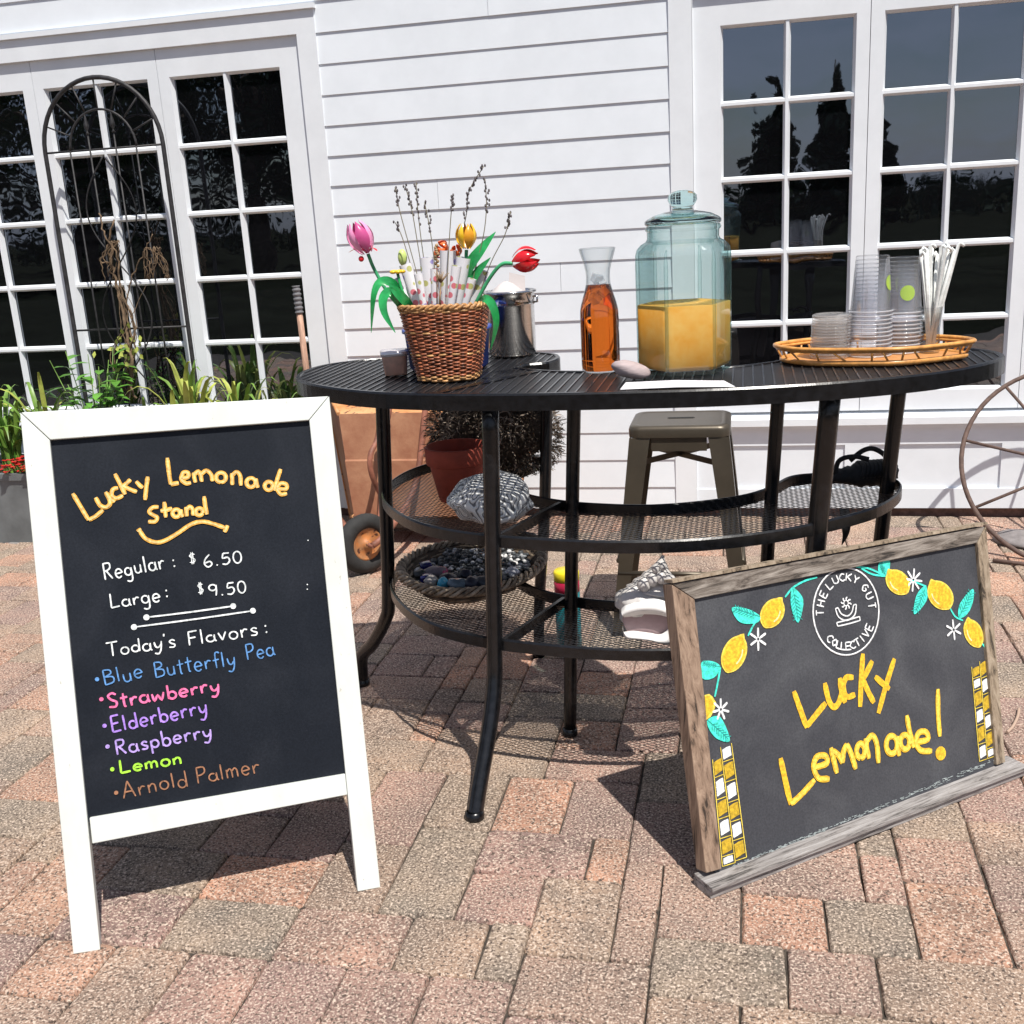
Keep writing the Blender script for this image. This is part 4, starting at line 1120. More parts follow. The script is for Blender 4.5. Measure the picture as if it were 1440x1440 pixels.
shell_sheet(b, [(876,878),(878,896),(895,899),(915,901),(932,905),(950,906),(954,880)], [(880,888),(890,887),(900,888),(915,890),(928,892),(938,886),(944,876)], -0.03, -0.035, 0.028)
shell_sheet(b, [(954,884),(953,862),(940,848),(922,842),(900,842),(882,846),(874,856)], [(944,876),(942,870),(932,866),(918,864),(902,864),(888,867),(878,868)], -0.03, -0.035, 0.022)
b.build('lip', CONW, cs)
b = MB(); mo = spline([cp(q, -0.030) for q in [(876,868),(890,866),(910,863),(930,866),(944,874),(942,886),(928,893),(905,890),(885,889),(878,880)]], 4, True); b.prism(mo, (0, 0.02, 0)); b.build('opening', CONP, cs)
b = MB(); p = onz((800,922), 0.0); 
can = thing('canister', (p.x, p.y+0.02, 0), 'teal canister with yellow and red top on the paving under the table', 'canister')
c = (p.x, p.y+0.02, 0)
TEAL = mat('teal_plastic', (0.01,0.20,0.24), 0.35, var=0.1)
b = MB(); b.lathe([(0,0.001),(0.036,0.001),(0.038,0.004),(0.038,0.20),(0.037,0.201)], c, 32); b.build('body', TEAL, can)
b = MB(); b.lathe([(0.037,0.2015),(0.038,0.202),(0.038,0.236),(0.037,0.2365)], c, 32); b.build('band', mat('crimson_plastic', (0.42,0.015,0.06), 0.35), can)
b = MB(); b.lathe([(0.037,0.237),(0.0385,0.238),(0.0385,0.262),(0.035,0.267),(0,0.268)], c, 32); b.build('lid', mat('yellow_plastic', (0.75,0.62,0.02), 0.35), can)
# ================================================================ CHALKBOARDS
class Board:      # a leaning plane over the ground line A-B; pixel traces of the lettering land on it
    def __init__(s, pa, pb, lean):
        A, B = onz(pa), onz(pb); s.A = A; s.e = (B-A).normalized()
        n = Vector((-s.e.y, s.e.x, 0)); s.up = Vector((n.x*lean, n.y*lean, 1)).normalized()
        s.N = s.e.cross(s.up)
        if s.N.y > 0: s.N = -s.N
    def p(s, q, off=0.0):          # off > 0 towards the viewer side
        P0 = s.A + s.N*off
        return onplane(q, P0, s.N)
def stroke(mb, bd, pts, w, off, k=5, smooth=True, h=0.0003):
    P = [bd.p(q, off) for q in pts]
    if len(P) > 2 and smooth: P = spline(P, k)
    bd.k = getattr(bd, 'k', 0) + 1
    P = [p + bd.N*(0.000012*(bd.k % 40)) for p in P]
    n_ = len(P); w_ = [w*(1+0.13*noise.noise(p*90))*(0.72 if i in (0, n_-1) and n_ > 2 else 1.0) for i, p in enumerate(P)]
    mb.tube(P, w_, 4, flat=(bd.N, h), smooth=False)
def patch(mb, bd, pts, off, k=0, th=0.0006):
    P = [bd.p(q, off) for q in pts]
    if k: P = spline(P, k, True)
    mb.prism(P, bd.N*th)
def dot(mb, bd, q, r, off):
    c = bd.p(q, off); n = 12; u = bd.e; v = bd.up
    mb.prism([c+u*r*math.cos(2*math.pi*j/n)+v*r*math.sin(2*math.pi*j/n) for j in range(n)], bd.N*0.0008)
def ink(name, c): return mat(name, c, 0.8, var=0.34, vs=150, vdet=7)
def bars(mb, bd, quad, d_front, d_back):    # framing member: 4 px corners on the board plane, thick from d_front (out) to d_back
    F_ = [bd.p(q, 0.0) for q in quad]
    A_ = [p + bd.N*d_front for p in F_]; B_ = [p - bd.N*d_back for p in F_]
    mb.hexa([B_[0], B_[1], B_[2], B_[3], A_[0], A_[1], A_[2], A_[3]])

# stroke alphabet: baseline 0, x-height 0.55, capitals 1, descender -0.38
def arc(cx, cy, rx, ry, a0, a1, n=8):
    return [(cx+rx*math.cos(R(a0+(a1-a0)*i/n)), cy+ry*math.sin(R(a0+(a1-a0)*i/n))) for i in range(n+1)]
GL = {
 'a': (0.50, [arc(0.22,0.25,0.20,0.25,60,400), [(0.42,0.52),(0.42,0.12),(0.50,0.0)]]),
 'b': (0.48, [[(0.06,1.0),(0.06,0.02)], arc(0.24,0.25,0.19,0.25,170,-170)]),
 'c': (0.44, [arc(0.24,0.26,0.21,0.26,50,310)]),
 'd': (0.50, [arc(0.22,0.24,0.19,0.24,50,400), [(0.43,0.98),(0.43,0.0)]]),
 'e': (0.48, [[(0.04,0.26),(0.40,0.30)] + arc(0.23,0.27,0.19,0.27,20,320)]),
 'f': (0.36, [[(0.40,0.92),(0.28,1.0),(0.16,0.86),(0.16,0.0)], [(0.0,0.5),(0.34,0.54)]]),
 'g': (0.50, [arc(0.22,0.27,0.19,0.24,50,400), [(0.42,0.5),(0.42,-0.2),(0.28,-0.38),(0.08,-0.30)]]),
 'i': (0.18, [[(0.08,0.5),(0.08,0.0)], [(0.08,0.72),(0.085,0.76)]]),
 'l': (0.20, [[(0.08,1.0),(0.08,0.0)]]),
 'm': (0.68, [[(0.05,0.52),(0.06,0.0)], [(0.06,0.36),(0.2,0.54),(0.30,0.42),(0.31,0.0)], [(0.31,0.36),(0.46,0.54),(0.57,0.40),(0.58,0.0)]]),
 'n': (0.48, [[(0.05,0.52),(0.06,0.0)], [(0.06,0.34),(0.22,0.54),(0.36,0.42),(0.37,0.0)]]),
 'o': (0.48, [arc(0.23,0.26,0.20,0.26,90,450)]),
 'p': (0.50, [[(0.06,0.52),(0.06,-0.38)], arc(0.24,0.27,0.19,0.25,170,-170)]),
 'r': (0.38, [[(0.05,0.52),(0.07,0.0)], [(0.07,0.30),(0.20,0.52),(0.36,0.48)]]),
 's': (0.40, [[(0.36,0.46),(0.22,0.55),(0.08,0.44),(0.18,0.30),(0.34,0.20),(0.28,0.03),(0.04,0.05)]]),
 't': (0.36, [[(0.17,0.90),(0.17,0.08),(0.26,0.0)], [(0.0,0.58),(0.36,0.62)]]),
 'u': (0.48, [[(0.05,0.52),(0.07,0.12),(0.22,0.0),(0.38,0.14),(0.39,0.52)], [(0.39,0.5),(0.40,0.0)]]),
 'v': (0.44, [[(0.03,0.52),(0.20,0.0)], [(0.20,0.0),(0.40,0.54)]]),
 'w': (0.66, [[(0.03,0.52),(0.12,0.02),(0.30,0.40),(0.46,0.02),(0.60,0.54)]]),
 'y': (0.46, [[(0.04,0.52),(0.10,0.18),(0.24,0.10),(0.38,0.30)], [(0.42,0.54),(0.36,-0.05),(0.22,-0.36),(0.02,-0.30)]]),
 'A': (0.66, [[(0.02,0.0),(0.32,1.0)], [(0.32,1.0),(0.60,0.0)], [(0.12,0.36),(0.52,0.36)]]),
 'B': (0.60, [[(0.08,0.98),(0.08,0.0)], [(0.08,0.98),(0.40,0.92),(0.44,0.68),(0.10,0.52)], [(0.10,0.52),(0.50,0.44),(0.50,0.10),(0.08,0.0)]]),
 'E': (0.56, [[(0.10,0.98),(0.08,0.0)], [(0.08,0.98),(0.50,1.0)], [(0.08,0.50),(0.44,0.53)], [(0.08,0.0),(0.52,0.03)]]),
 'F': (0.54, [[(0.10,0.98),(0.08,0.0)], [(0.08,0.98),(0.52,1.0)], [(0.08,0.52),(0.42,0.54)]]),
 'L': (0.56, [[(0.08,1.0),(0.06,0.0)], [(0.06,0.0),(0.52,0.05)]]),
 'P': (0.54, [[(0.10,0.98),(0.08,0.0)], [(0.08,0.98),(0.44,0.96),(0.48,0.66),(0.30,0.50),(0.09,0.48)]]),
 'R': (0.60, [[(0.10,0.98),(0.08,0.0)], [(0.08,0.98),(0.44,0.96),(0.46,0.68),(0.28,0.54),(0.10,0.52)], [(0.22,0.52),(0.52,0.0)]]),
 'S': (0.54, [[(0.46,0.86),(0.28,1.0),(0.08,0.84),(0.20,0.56),(0.44,0.36),(0.38,0.06),(0.06,0.08)]]),
 'T': (0.62, [[(0.30,0.98),(0.30,0.0)], [(0.0,0.96),(0.60,1.0)]]),
 '0': (0.50, [arc(0.24,0.48,0.20,0.48,90,450)]),
 '5': (0.48, [[(0.42,0.96),(0.12,0.96)], [(0.12,0.96),(0.08,0.56),(0.32,0.60),(0.42,0.30),(0.26,0.02),(0.04,0.08)]]),
 '6': (0.50, [[(0.34,1.0),(0.12,0.66),(0.06,0.26),(0.22,0.0),(0.42,0.18),(0.34,0.44),(0.10,0.34)]]),
 '9': (0.50, [arc(0.22,0.70,0.19,0.25,40,400), [(0.41,0.90),(0.40,0.40),(0.36,0.0)]]),
 '$': (0.46, [[(0.40,0.80),(0.24,0.90),(0.08,0.74),(0.22,0.52),(0.38,0.34),(0.28,0.10),(0.04,0.16)], [(0.19,1.05),(0.16,-0.05)], [(0.29,1.05),(0.26,-0.05)]]),
 '.': (0.22, [[(0.07,0.0),(0.11,0.09)]]),
 ':': (0.26, [[(0.10,0.04),(0.125,0.15)], [(0.10,0.46),(0.125,0.57)]]),
 "'": (0.12, [[(0.05,1.0),(0.03,0.82)]]),
 ' ': (0.34, []),
}
def write(mb, bd, text, p0, p1, cap, w, off, rnd, lean=0.0):
    # text from pixel p0 to pixel p1 along the baseline, capitals cap pixels high
    tot = sum(GL[ch][0]+0.09 for ch in text) - 0.09
    dx, dy = p1[0]-p0[0], p1[1]-p0[1]; L_ = math.hypot(dx, dy); ux, uy = dx/L_, dy/L_
    vx, vy = uy + lean*ux, -ux + lean*uy      # up in the picture
    sx = L_/tot; pen = 0
    for ch in text:
        wd, strokes = GL[ch]; jy = rnd.gauss(0, 0.025); js = 1+rnd.gauss(0, 0.04)
        for st in strokes:
            pts = []
            for (x, y) in st:
                X = (pen + x)*sx; Y = (y*js+jy)*cap
                pts.append((p0[0]+ux*X+vx*Y, p0[1]+uy*X+vy*Y))
            if len(pts) == 2: stroke(mb, bd, [pts[0], ((pts[0][0]+pts[1][0])/2, (pts[0][1]+pts[1][1])/2), pts[1]], w, off)
            else: stroke(mb, bd, pts, w, off, 3)
        pen += wd + 0.09

def slate(name, c, smear):
    M = mat(name, c, 0.45, spec=0.18); t = M.node_tree; n = t.nodes; L = t.links.new; b_ = n['Principled BSDF']
    tc = n.new('ShaderNodeTexCoord'); nz_ = n.new('ShaderNodeTexNoise'); nz_.inputs['Scale'].default_value = 5; nz_.inputs['Detail'].default_value = 5; nz_.inputs['Distortion'].default_value = 1.2
    L(tc.outputs['Object'], nz_.inputs['Vector'])
    rp = n.new('ShaderNodeValToRGB'); rp.color_ramp.elements[0].position = 0.40; rp.color_ramp.elements[1].position = 0.78
    rp.color_ramp.elements[0].color = (*c, 1); rp.color_ramp.elements[1].color = (*smear, 1); L(nz_.outputs['Fac'], rp.inputs[0])
    n2 = n.new('ShaderNodeTexNoise'); n2.inputs['Scale'].default_value = 260; n2.inputs['Detail'].default_value = 2; L(tc.outputs['Object'], n2.inputs['Vector'])
    r2 = n.new('ShaderNodeValToRGB'); r2.color_ramp.elements[0].position = 0.3; r2.color_ramp.elements[1].position = 0.8
    r2.color_ramp.elements[0].color = (0.85,0.85,0.85,1); r2.color_ramp.elements[1].color = (1.3,1.3,1.3,1); L(n2.outputs['Fac'], r2.inputs[0])
    m_ = n.new('ShaderNodeMix'); m_.data_type = 'RGBA'; m_.blend_type = 'MULTIPLY'; m_.inputs['Factor'].default_value = 1; L(rp.outputs[0], m_.inputs['A']); L(r2.outputs[0], m_.inputs['B'])
    L(m_.outputs['Result'], b_.inputs['Base Color']); return M

# ---------------------------------------------------------------- white sandwich board
AB = Board((103,1342), (535,1248), 0.29)
o0 = onz((103,1342)).lerp(onz((535,1248)), 0.5)
asign = thing('sandwich_board', (o0.x, o0.y+0.1, 0), 'white framed sandwich board listing drink prices and flavors in chalk', 'sign')
AWHITE = mat('white_frame_paint', (0.70,0.735,0.71), 0.5, vs=9, vdet=8, bump=0.35, bs=40, dist=0.0012, stretch=(1,1,0.25), col2=(0.63,0.655,0.615))
def scuff(M):
    t = M.node_tree; n = t.nodes; L = t.links.new; b_ = n['Principled BSDF']
    tc = n.new('ShaderNodeTexCoord'); mp = n.new('ShaderNodeMapping'); mp.inputs['Scale'].default_value = (30, 30, 9); L(tc.outputs['Object'], mp.inputs[0])
    q = n.new('ShaderNodeTexNoise'); q.inputs['Scale'].default_value = 1.6; q.inputs['Detail'].default_value = 6; q.inputs['Roughness'].default_value = 0.7; L(mp.outputs[0], q.inputs['Vector'])
    r = n.new('ShaderNodeValToRGB'); r.color_ramp.elements[0].position = 0.655; r.color_ramp.elements[1].position = 0.70; r.color_ramp.elements[0].color = (0,0,0,1); r.color_ramp.elements[1].color = (0.75,0.75,0.75,1); L(q.outputs['Fac'], r.inputs[0])
    src = b_.inputs['Base Color'].links[0].from_socket
    m_ = n.new('ShaderNodeMix'); m_.data_type = 'RGBA'; L(r.outputs[0], m_.inputs['Factor']); L(src, m_.inputs['A']); m_.inputs['B'].default_value = (0.33,0.29,0.22,1); L(m_.outputs['Result'], b_.inputs['Base Color'])
scuff(AWHITE)
# front frame corners in the photograph, on the front plane
TLo, TRo, BLo, BRo = (28,580), (463,557), (103,1342), (535,1248)
TLi, TRi = (72,620), (434,592)
LBi, RBi = (141,1336), (503,1254)
RLt, RRt, RLb, RRb = (125,1150), (486,1088), (129,1187), (489,1119)
b = MB(); bars(b, AB, (TLo, (70,619), LBi, BLo), 0.0, 0.028); soften(b.build('frame_post', AWHITE, asign))
b = MB(); bars(b, AB, (TRo, BRo, RBi, (435,591)), 0.0, 0.028); soften(b.build('frame_post', AWHITE, asign))
b = MB(); bars(b, AB, ((29.5,580), (70.8,618.4), (434.2,590.8), (462,557.2)), 0.0, 0.028); soften(b.build('top_rail', AWHITE, asign))
b = MB(); bars(b, AB, ((125.5,1151), (129.5,1187), (488.6,1118), (485.6,1089)), -0.002, 0.026); soften(b.build('bottom_rail', AWHITE, asign))
SL1 = slate('navy_slate', (0.0095,0.0120,0.0175), (0.018,0.021,0.028))
b = MB(); bars(b, AB, ((66,612), (122,1158), (492,1096), (440,584)), -0.011, 0.019); b.build('slate', SL1, asign)
# rear leaf, hinged at the top and splayed backwards
b = MB()
def rear(u0, u1, t0, t1):
    P = []
    top_l, top_r = AB.p(TLo)-AB.N*0.030, AB.p(TRo)-AB.N*0.030
    back = Vector((-AB.e.y, AB.e.x, 0))
    if back.y < 0: back = -back
    for t_ in (t0, t1):
        for u_ in (u0, u1):
            p = top_l.lerp(top_r, u_); z = p.z
            q = p + back*(0.24*t_) ; q.z = z*(1-t_) + 0.004*t_
            P.append(q)
    n_ = -AB.N*0.022
    b.hexa([P[2], P[3], P[3]+n_, P[2]+n_, P[0], P[1], P[1]+n_, P[0]+n_])
rear(0.0, 0.10, 0, 1); rear(0.90, 1.0, 0, 1); rear(0.1005, 0.8995, 0.0, 0.06); rear(0.1005, 0.8995, 0.74, 0.80)
b.build('rear_frame', AWHITE, asign)
b = MB()
def rear_panel():
    top_l, top_r = AB.p(TLo)-AB.N*0.040, AB.p(TRo)-AB.N*0.040
    back = Vector((-AB.e.y, AB.e.x, 0)); back = back if back.y > 0 else -back
    P = []
    for t_ in (0.061, 0.739):
        for u_ in (0.101, 0.899):
            p = top_l.lerp(top_r, u_); q = p + back*(0.24*t_); q.z = p.z*(1-t_); P.append(q)
    n_ = -AB.N*0.008
    b.hexa([P[2], P[3], P[3]+n_, P[2]+n_, P[0], P[1], P[1]+n_, P[0]+n_])
rear_panel(); b.build('rear_slate', SL1, asign)
GOLD1 = ink('gold_chalk', (0.78,0.40,0.06)); GOLD2 = ink('pale_gold_chalk', (0.80,0.55,0.22)); CHALK = ink('white_chalk', (0.72,0.78,0.78))
rw = random.Random(3)
OF = -0.0095       # lettering sits just proud of the slate face
def C1(q): return [(60+x/3.789, 620+y/3.789) for x, y in q]
title = [[(160,280),(205,355),(245,422)],[(245,422),(285,400),(322,368)],
 [(282,302),(308,345),(342,352),(360,325),(335,272)],[(335,272),(362,308),(385,325)],
 [(402,250),(375,258),(368,288),(392,306),(428,290)],[(385,175),(412,228),(440,285)],[(468,205),(448,225),(425,242)],[(430,240),(465,258),(502,272)],
 [(498,215),(515,235),(534,250)],[(560,190),(552,250),(546,315)],
 [(664,90),(672,160),(682,232)],[(682,232),(702,228),(725,224)],
 [(738,200),(775,192),(772,168),(748,170),(740,205),(765,226),(790,222)],
 [(815,222),(808,195),(805,168)],[(808,180),(830,162),(842,185),(848,218)],[(842,180),(872,158),(898,180),(905,215)],
 arc(950,195,26,26,90,450,10),[(1010,235),(1010,205),(1008,172)],[(1010,185),(1032,165),(1052,185),(1056,238)],
 arc(1110,222,24,24,40,400,10),[(1136,200),(1140,225),(1147,250)],
 arc(1205,240,22,22,20,380,10),[(1268,150),(1250,205),(1234,265)],
 [(1250,255),(1296,256),(1298,232),(1268,226),(1250,252),(1268,284),(1302,280)],
 [(618,352),(585,355),(568,378),(590,396),(610,408),(598,430),(562,430)],[(648,325),(652,365),(656,408)],[(628,374),(660,368),(690,360)],
 arc(712,385,20,20,40,400,10),[(735,365),(738,385),(746,406)],[(768,402),(766,375),(765,352)],[(766,368),(785,350),(800,368),(802,398)],
 arc(835,378,19,19,20,380,10),[(860,295),(866,345),(876,392)],
 [(516,478),(548,520),(600,540),(650,532),(720,492),(790,445),(850,430),(910,442),(975,465)],[(985,450),(978,468),(968,486)],[(506,484),(512,478),(526,470)]]
b = MB()
for s_ in title: stroke(b, AB, C1(s_), 0.0040, OF, 4)
b.build('title_lettering', GOLD1, asign)
b = MB()
for s_ in title: stroke(b, AB, C1(s_), 0.0019, OF+0.0006, 4)
b.build('title_highlight', GOLD2, asign)
WL = 0.00145; b = MB()
def wr(text, a, c, cap, w=WL, bb=None):
    A_, B_ = C1([a, c]); write(bb or b, AB, text, A_, B_, cap/3.789, w, OF, rw)
wr('Regular', (328,742), (655,680), 84); wr(':', (690,676), (720,670), 76)
wr('$', (782,655), (822,648), 62, 0.0009); wr('6.50', (858,672), (1068,648), 66)
b.build('price_lettering', CHALK, asign); b = MB()
wr('Large', (362,892), (632,850), 78); wr(':', (650,838), (682,833), 76)
wr('$', (828,818), (864,812), 58, 0.0009); wr('9.50', (888,830), (1090,806), 64)
b.build('price_lettering', CHALK, asign); b = MB()
for p_, q_ in (((553,940),(1015,880)), ((487,992),(1120,905))):
    A_, B_ = C1([p_, q_]); mid = ((A_[0]+B_[0])/2, (A_[1]+B_[1])/2+0.6)
    stroke(b, AB, [A_, mid, B_], 0.0016, OF)
    dot(b, AB, A_, 0.0058, OF); dot(b, AB, B_, 0.0058, OF)
b.build('chalk_lines', CHALK, asign); b = MB()
wr("Today's", (345,1146), (712,1098), 78); wr('Flavors', (775,1092), (1150,1034), 76); wr(':', (1180,1028), (1212,1022), 80)
b.build('heading_lettering', CHALK, asign); b = MB()
for q_ in ((1414,530),(1410,765),(1410,790)): dot(b, AB, C1([q_])[0], 0.0013, OF)
b.build('chalk_specks', CHALK, asign)
def C2(q): return [(x/2.571, 900+y/2.571) for x, y in q]
def flav(words, bullet, col, name, cap, w, conv, sc_):
    bb = MB(); 
    dot(bb, AB, conv([bullet])[0], 0.0040, OF)
    for text, a, c in words:
        A_, B_ = conv([a, c]); write(bb, AB, text, A_, B_, cap/sc_, w, OF, rw)
    bb.build('flavor_lettering', ink(name, col), asign)
flav([('Blue',(328,1302),(540,1256)),('Butterfly',(598,1262),(1030,1192)),('Pea',(1088,1170),(1240,1140))], (290,1270), (0.10,0.26,0.55), 'blue_chalk', 84, 0.0014, C1, 3.789)
flav([('Strawberry',(350,1428),(945,1330))], (313,1376), (0.85,0.16,0.35), 'pink_chalk', 78, 0.0021, C1, 3.789)
flav([('Elderberry',(404,334),(752,264))], (378,310), (0.38,0.22,0.72), 'purple_chalk', 56, 0.0018, C2, 2.571)
flav([('Raspberry',(420,416),(768,350))], (389,385), (0.42,0.30,0.70), 'lilac_chalk', 54, 0.0018, C2, 2.571)
flav([('Lemon',(434,482),(662,446))], (406,467), (0.36,0.72,0.05), 'green_chalk', 46, 0.0020, C2, 2.571)
flav([('Arnold',(446,572),(682,526)),('Palmer',(712,520),(942,478))], (420,552), (0.30,0.14,0.075), 'brown_chalk', 58, 0.0014, C2, 2.571)

# ---------------------------------------------------------------- rustic board leaning on the table
LBD = Board((1000,1256), (1430,1087), 0.27)
o1 = onz((1000,1256)).lerp(onz((1430,1087)), 0.5)
lsign = thing('framed_chalkboard', (o1.x, o1.y, 0), 'weathered wood framed chalkboard with painted lemons leaning on the table legs', 'sign')
def oldwood(name, c, c2, stretch, seed):
    M = mat(name, c, 0.8); t = M.node_tree; n = t.nodes; L = t.links.new; b_ = n['Principled BSDF']
    tc = n.new('ShaderNodeTexCoord'); mp = n.new('ShaderNodeMapping'); mp.inputs['Scale'].default_value = stretch; mp.inputs['Location'].default_value = (seed, seed*.7, 0)
    ang = math.atan2(LBD.e.y, LBD.e.x); rt_ = n.new('ShaderNodeMapping'); rt_.inputs['Rotation'].default_value = (0, 0, -ang)
    L(tc.outputs['Object'], rt_.inputs[0]); L(rt_.outputs[0], mp.inputs[0])
    nz_ = n.new('ShaderNodeTexNoise'); nz_.inputs['Scale'].default_value = 7; nz_.inputs['Detail'].default_value = 7; nz_.inputs['Roughness'].default_value = 0.7; nz_.inputs['Distortion'].default_value = 0.6
    L(mp.outputs[0], nz_.inputs['Vector'])
    rp = n.new('ShaderNodeValToRGB'); e = rp.color_ramp.elements; e[0].position = 0.36; e[0].color = (*[v*0.16 for v in c2], 1); e[1].position = 0.68; e[1].color = (*c, 1)
    q = e.new(0.46); q.color = (*c2, 1); L(nz_.outputs['Fac'], rp.inputs[0]); L(rp.outputs[0], b_.inputs['Base Color'])
    bp = n.new('ShaderNodeBump'); bp.inputs['Strength'].default_value = 0.7; bp.inputs['Distance'].default_value = 0.004; L(nz_.outputs['Fac'], bp.inputs['Height']); L(bp.outputs[0], b_.inputs['Normal']); return M
WV = oldwood('weathered_brown_wood', (0.40,0.285,0.205), (0.22,0.145,0.10), (9,9,0.9), 1)
WVR = oldwood('weathered_tan_wood', (0.44,0.36,0.27), (0.25,0.19,0.13), (9,9,0.9), 5)
WH = oldwood('weathered_dark_wood', (0.38,0.34,0.30), (0.14,0.115,0.095), (1.6,12,12), 3)
WT = oldwood('grey_tray_wood', (0.42,0.40,0.39), (0.24,0.22,0.21), (1.2,14,14), 8)
fTL, fTR, fBL, fBR = (945,822), (1387,740), (993,1228), (1414,1072)
iTL, iTR, iBL, iBR = (977,843), (1375,764), (1015,1222), (1402,1076)
b = MB(); bars(b, LBD, (fTL, iTL, iBL, fBL), 0.0, 0.034); soften(b.build('side_frame', WV, lsign))
b = MB(); bars(b, LBD, (iTR, fTR, fBR, iBR), 0.0, 0.034); soften(b.build('side_frame', WVR, lsign))
b = MB(); bars(b, LBD, ((946,821.5), (1386,740.2), (1374.6,763.6), (977.8,842.4)), -0.001, 0.033); soften(b.build('top_frame', WH, lsign))
b = MB()
for a_, c_, d_ in (((944,826),(993,1222),0.008), ((1388.5,744),(1415,1070),0.008)):
    P, Q = LBD.p(a_)-LBD.N*0.006, LBD.p(c_)-LBD.N*0.006
P, Q = LBD.p((945,820))-LBD.N*0.012, LBD.p((1388,737.5))-LBD.N*0.012
b.bar(P+LBD.up*0.003, Q+LBD.up*0.003, 0.030, 0.006, up=LBD.up)
b.build('edge_strip', WVR, lsign)
SL2 = slate('grey_slate', (0.052,0.054,0.062), (0.088,0.091,0.099))
b = MB(); bars(b, LBD, ((972,838), (1010,1232), (1410,1078), (1382,758)), -0.009, 0.016); b.build('slate', SL2, lsign)
# chalk ledge along the bottom
L0, L1 = LBD.p((990,1236)), LBD.p((1416,1078)); 
d_ = (L1-L0).normalized(); L0 = L0 - d_*0.002; L1 = L1 + d_*0.035
hn = Vector((LBD.N.x, LBD.N.y, 0)).normalized()
zb = 0.004
b = MB()
for z0_, z1_, out_ in ((0.0172, 0.027, 0.030), (0.0, 0.017, 0.024)):
    A_ = [Vector((q.x, q.y, z)) + hn*k for z in (z0_, z1_) for q, k in ((L0, out_), (L1, out_), (L1, -0.030), (L0, -0.030))]
    b.hexa(A_)
soften(b.build('chalk_ledge', WT, lsign))
def C3(q): return [(900+x/2.572, 720+y/2.572) for x, y in q]
OL = -0.0078
GOLD = ink('gold_paint', (0.84,0.46,0.025)); YLW = ink('yellow_paint', (0.86,0.60,0.08)); AQ = ink('aqua_paint', (0.06,0.72,0.58)); AQD = ink('deep_aqua_paint', (0.02,0.34,0.30)); PW = ink('white_paint_marker', (0.82,0.86,0.88)); OCH = ink('ochre_paint', (0.52,0.34,0.02))
big = [[(556,648),(578,710),(603,780)],[(603,776),(635,735),(672,690)],[(668,618),(682,680),(700,705),(718,690),(730,645),(722,600)],[(722,610),(733,660),(742,690)],
 [(772,598),(745,600),(735,635),(748,668),(778,660)],[(806,512),(800,600),(796,705)],[(840,538),(822,575),(802,612)],[(806,605),(825,650),(846,690)],
 [(850,595),(875,618),(902,640)],[(920,530),(890,625),(862,728)],
 [(508,890),(525,970),(545,1058)],[(545,1056),(585,1020),(632,968)],
 [(632,925),(675,908),(670,882),(640,885),(628,920),(645,962),(685,965)],[(712,945),(700,895),(690,852)],[(694,862),(718,880),(732,908)],[(732,908),(735,870),(748,838)],[(748,838),(765,880),(780,930)],
 arc(798,864,15,26,90,450,10),[(828,892),(820,855),(816,818)],[(818,830),(840,808),(856,840),(862,908)],
 arc(910,842,20,32,40,400,10),[(934,810),(930,845),(938,882)],arc(958,832,17,26,20,380,10),[(964,735),(975,795),(990,852)],
 [(1002,832),(1040,822),(1034,796),(1008,798),(998,832),(1015,862),(1056,864)],[(1077,640),(1078,730),(1084,812)]]
b = MB()
for s_ in big: stroke(b, LBD, C3(s_), 0.0066, OL, 4)
P = C3([(1087,873)])[0]; dot(b, LBD, P, 0.0155, OL)
b.build('headline_lettering', GOLD, lsign)
b = MB()
for s_ in big[11:]: stroke(b, LBD, C3(s_), 0.0038, OL+0.0008, 4)
b.build('headline_highlight', YLW, lsign)
# emblem
b = MB()
def oval(cx, cy, rx, ry, tilt=0, n=40):
    t_ = R(tilt); return [(cx+rx*math.cos(2*math.pi*i/n)*math.cos(t_)-ry*math.sin(2*math.pi*i/n)*math.sin(t_), cy+rx*math.cos(2*math.pi*i/n)*math.sin(t_)+ry*math.sin(2*math.pi*i/n)*math.cos(t_)) for i in range(n)]
P = [LBD.p(q, OL) for q in C3(oval(745,360,119,158))]; b.tube(P, 0.0019, 4, flat=(LBD.N,0.0003), closed=True)
CAPS = {'T':[[(0,1),(1,1)],[(.5,1),(.5,0)]],'H':[[(0,0),(0,1)],[(1,0),(1,1)],[(0,.5),(1,.5)]],'E':[[(1,1),(0,1),(0,0),(1,0)],[(0,.5),(.8,.5)]],'L':[[(0,1),(0,0),(1,0)]],'U':[[(0,1),(0,.2),(.5,0),(1,.2),(1,1)]],
 'C':[[(1,.85),(.5,1),(0,.6),(0,.35),(.5,0),(1,.15)]],'K':[[(0,0),(0,1)],[(1,1),(0,.45)],[(.2,.55),(1,0)]],'Y':[[(0,1),(.5,.5)],[(1,1),(.5,.5),(.5,0)]],'G':[[(1,.85),(.5,1),(0,.5),(.5,0),(1,.2),(1,.5),(.55,.5)]],'O':[[(.5,1),(0,.5),(.5,0),(1,.5),(.5,1)]],'I':[[(.5,0),(.5,1)]],'V':[[(0,1),(.5,0),(1,1)]]}
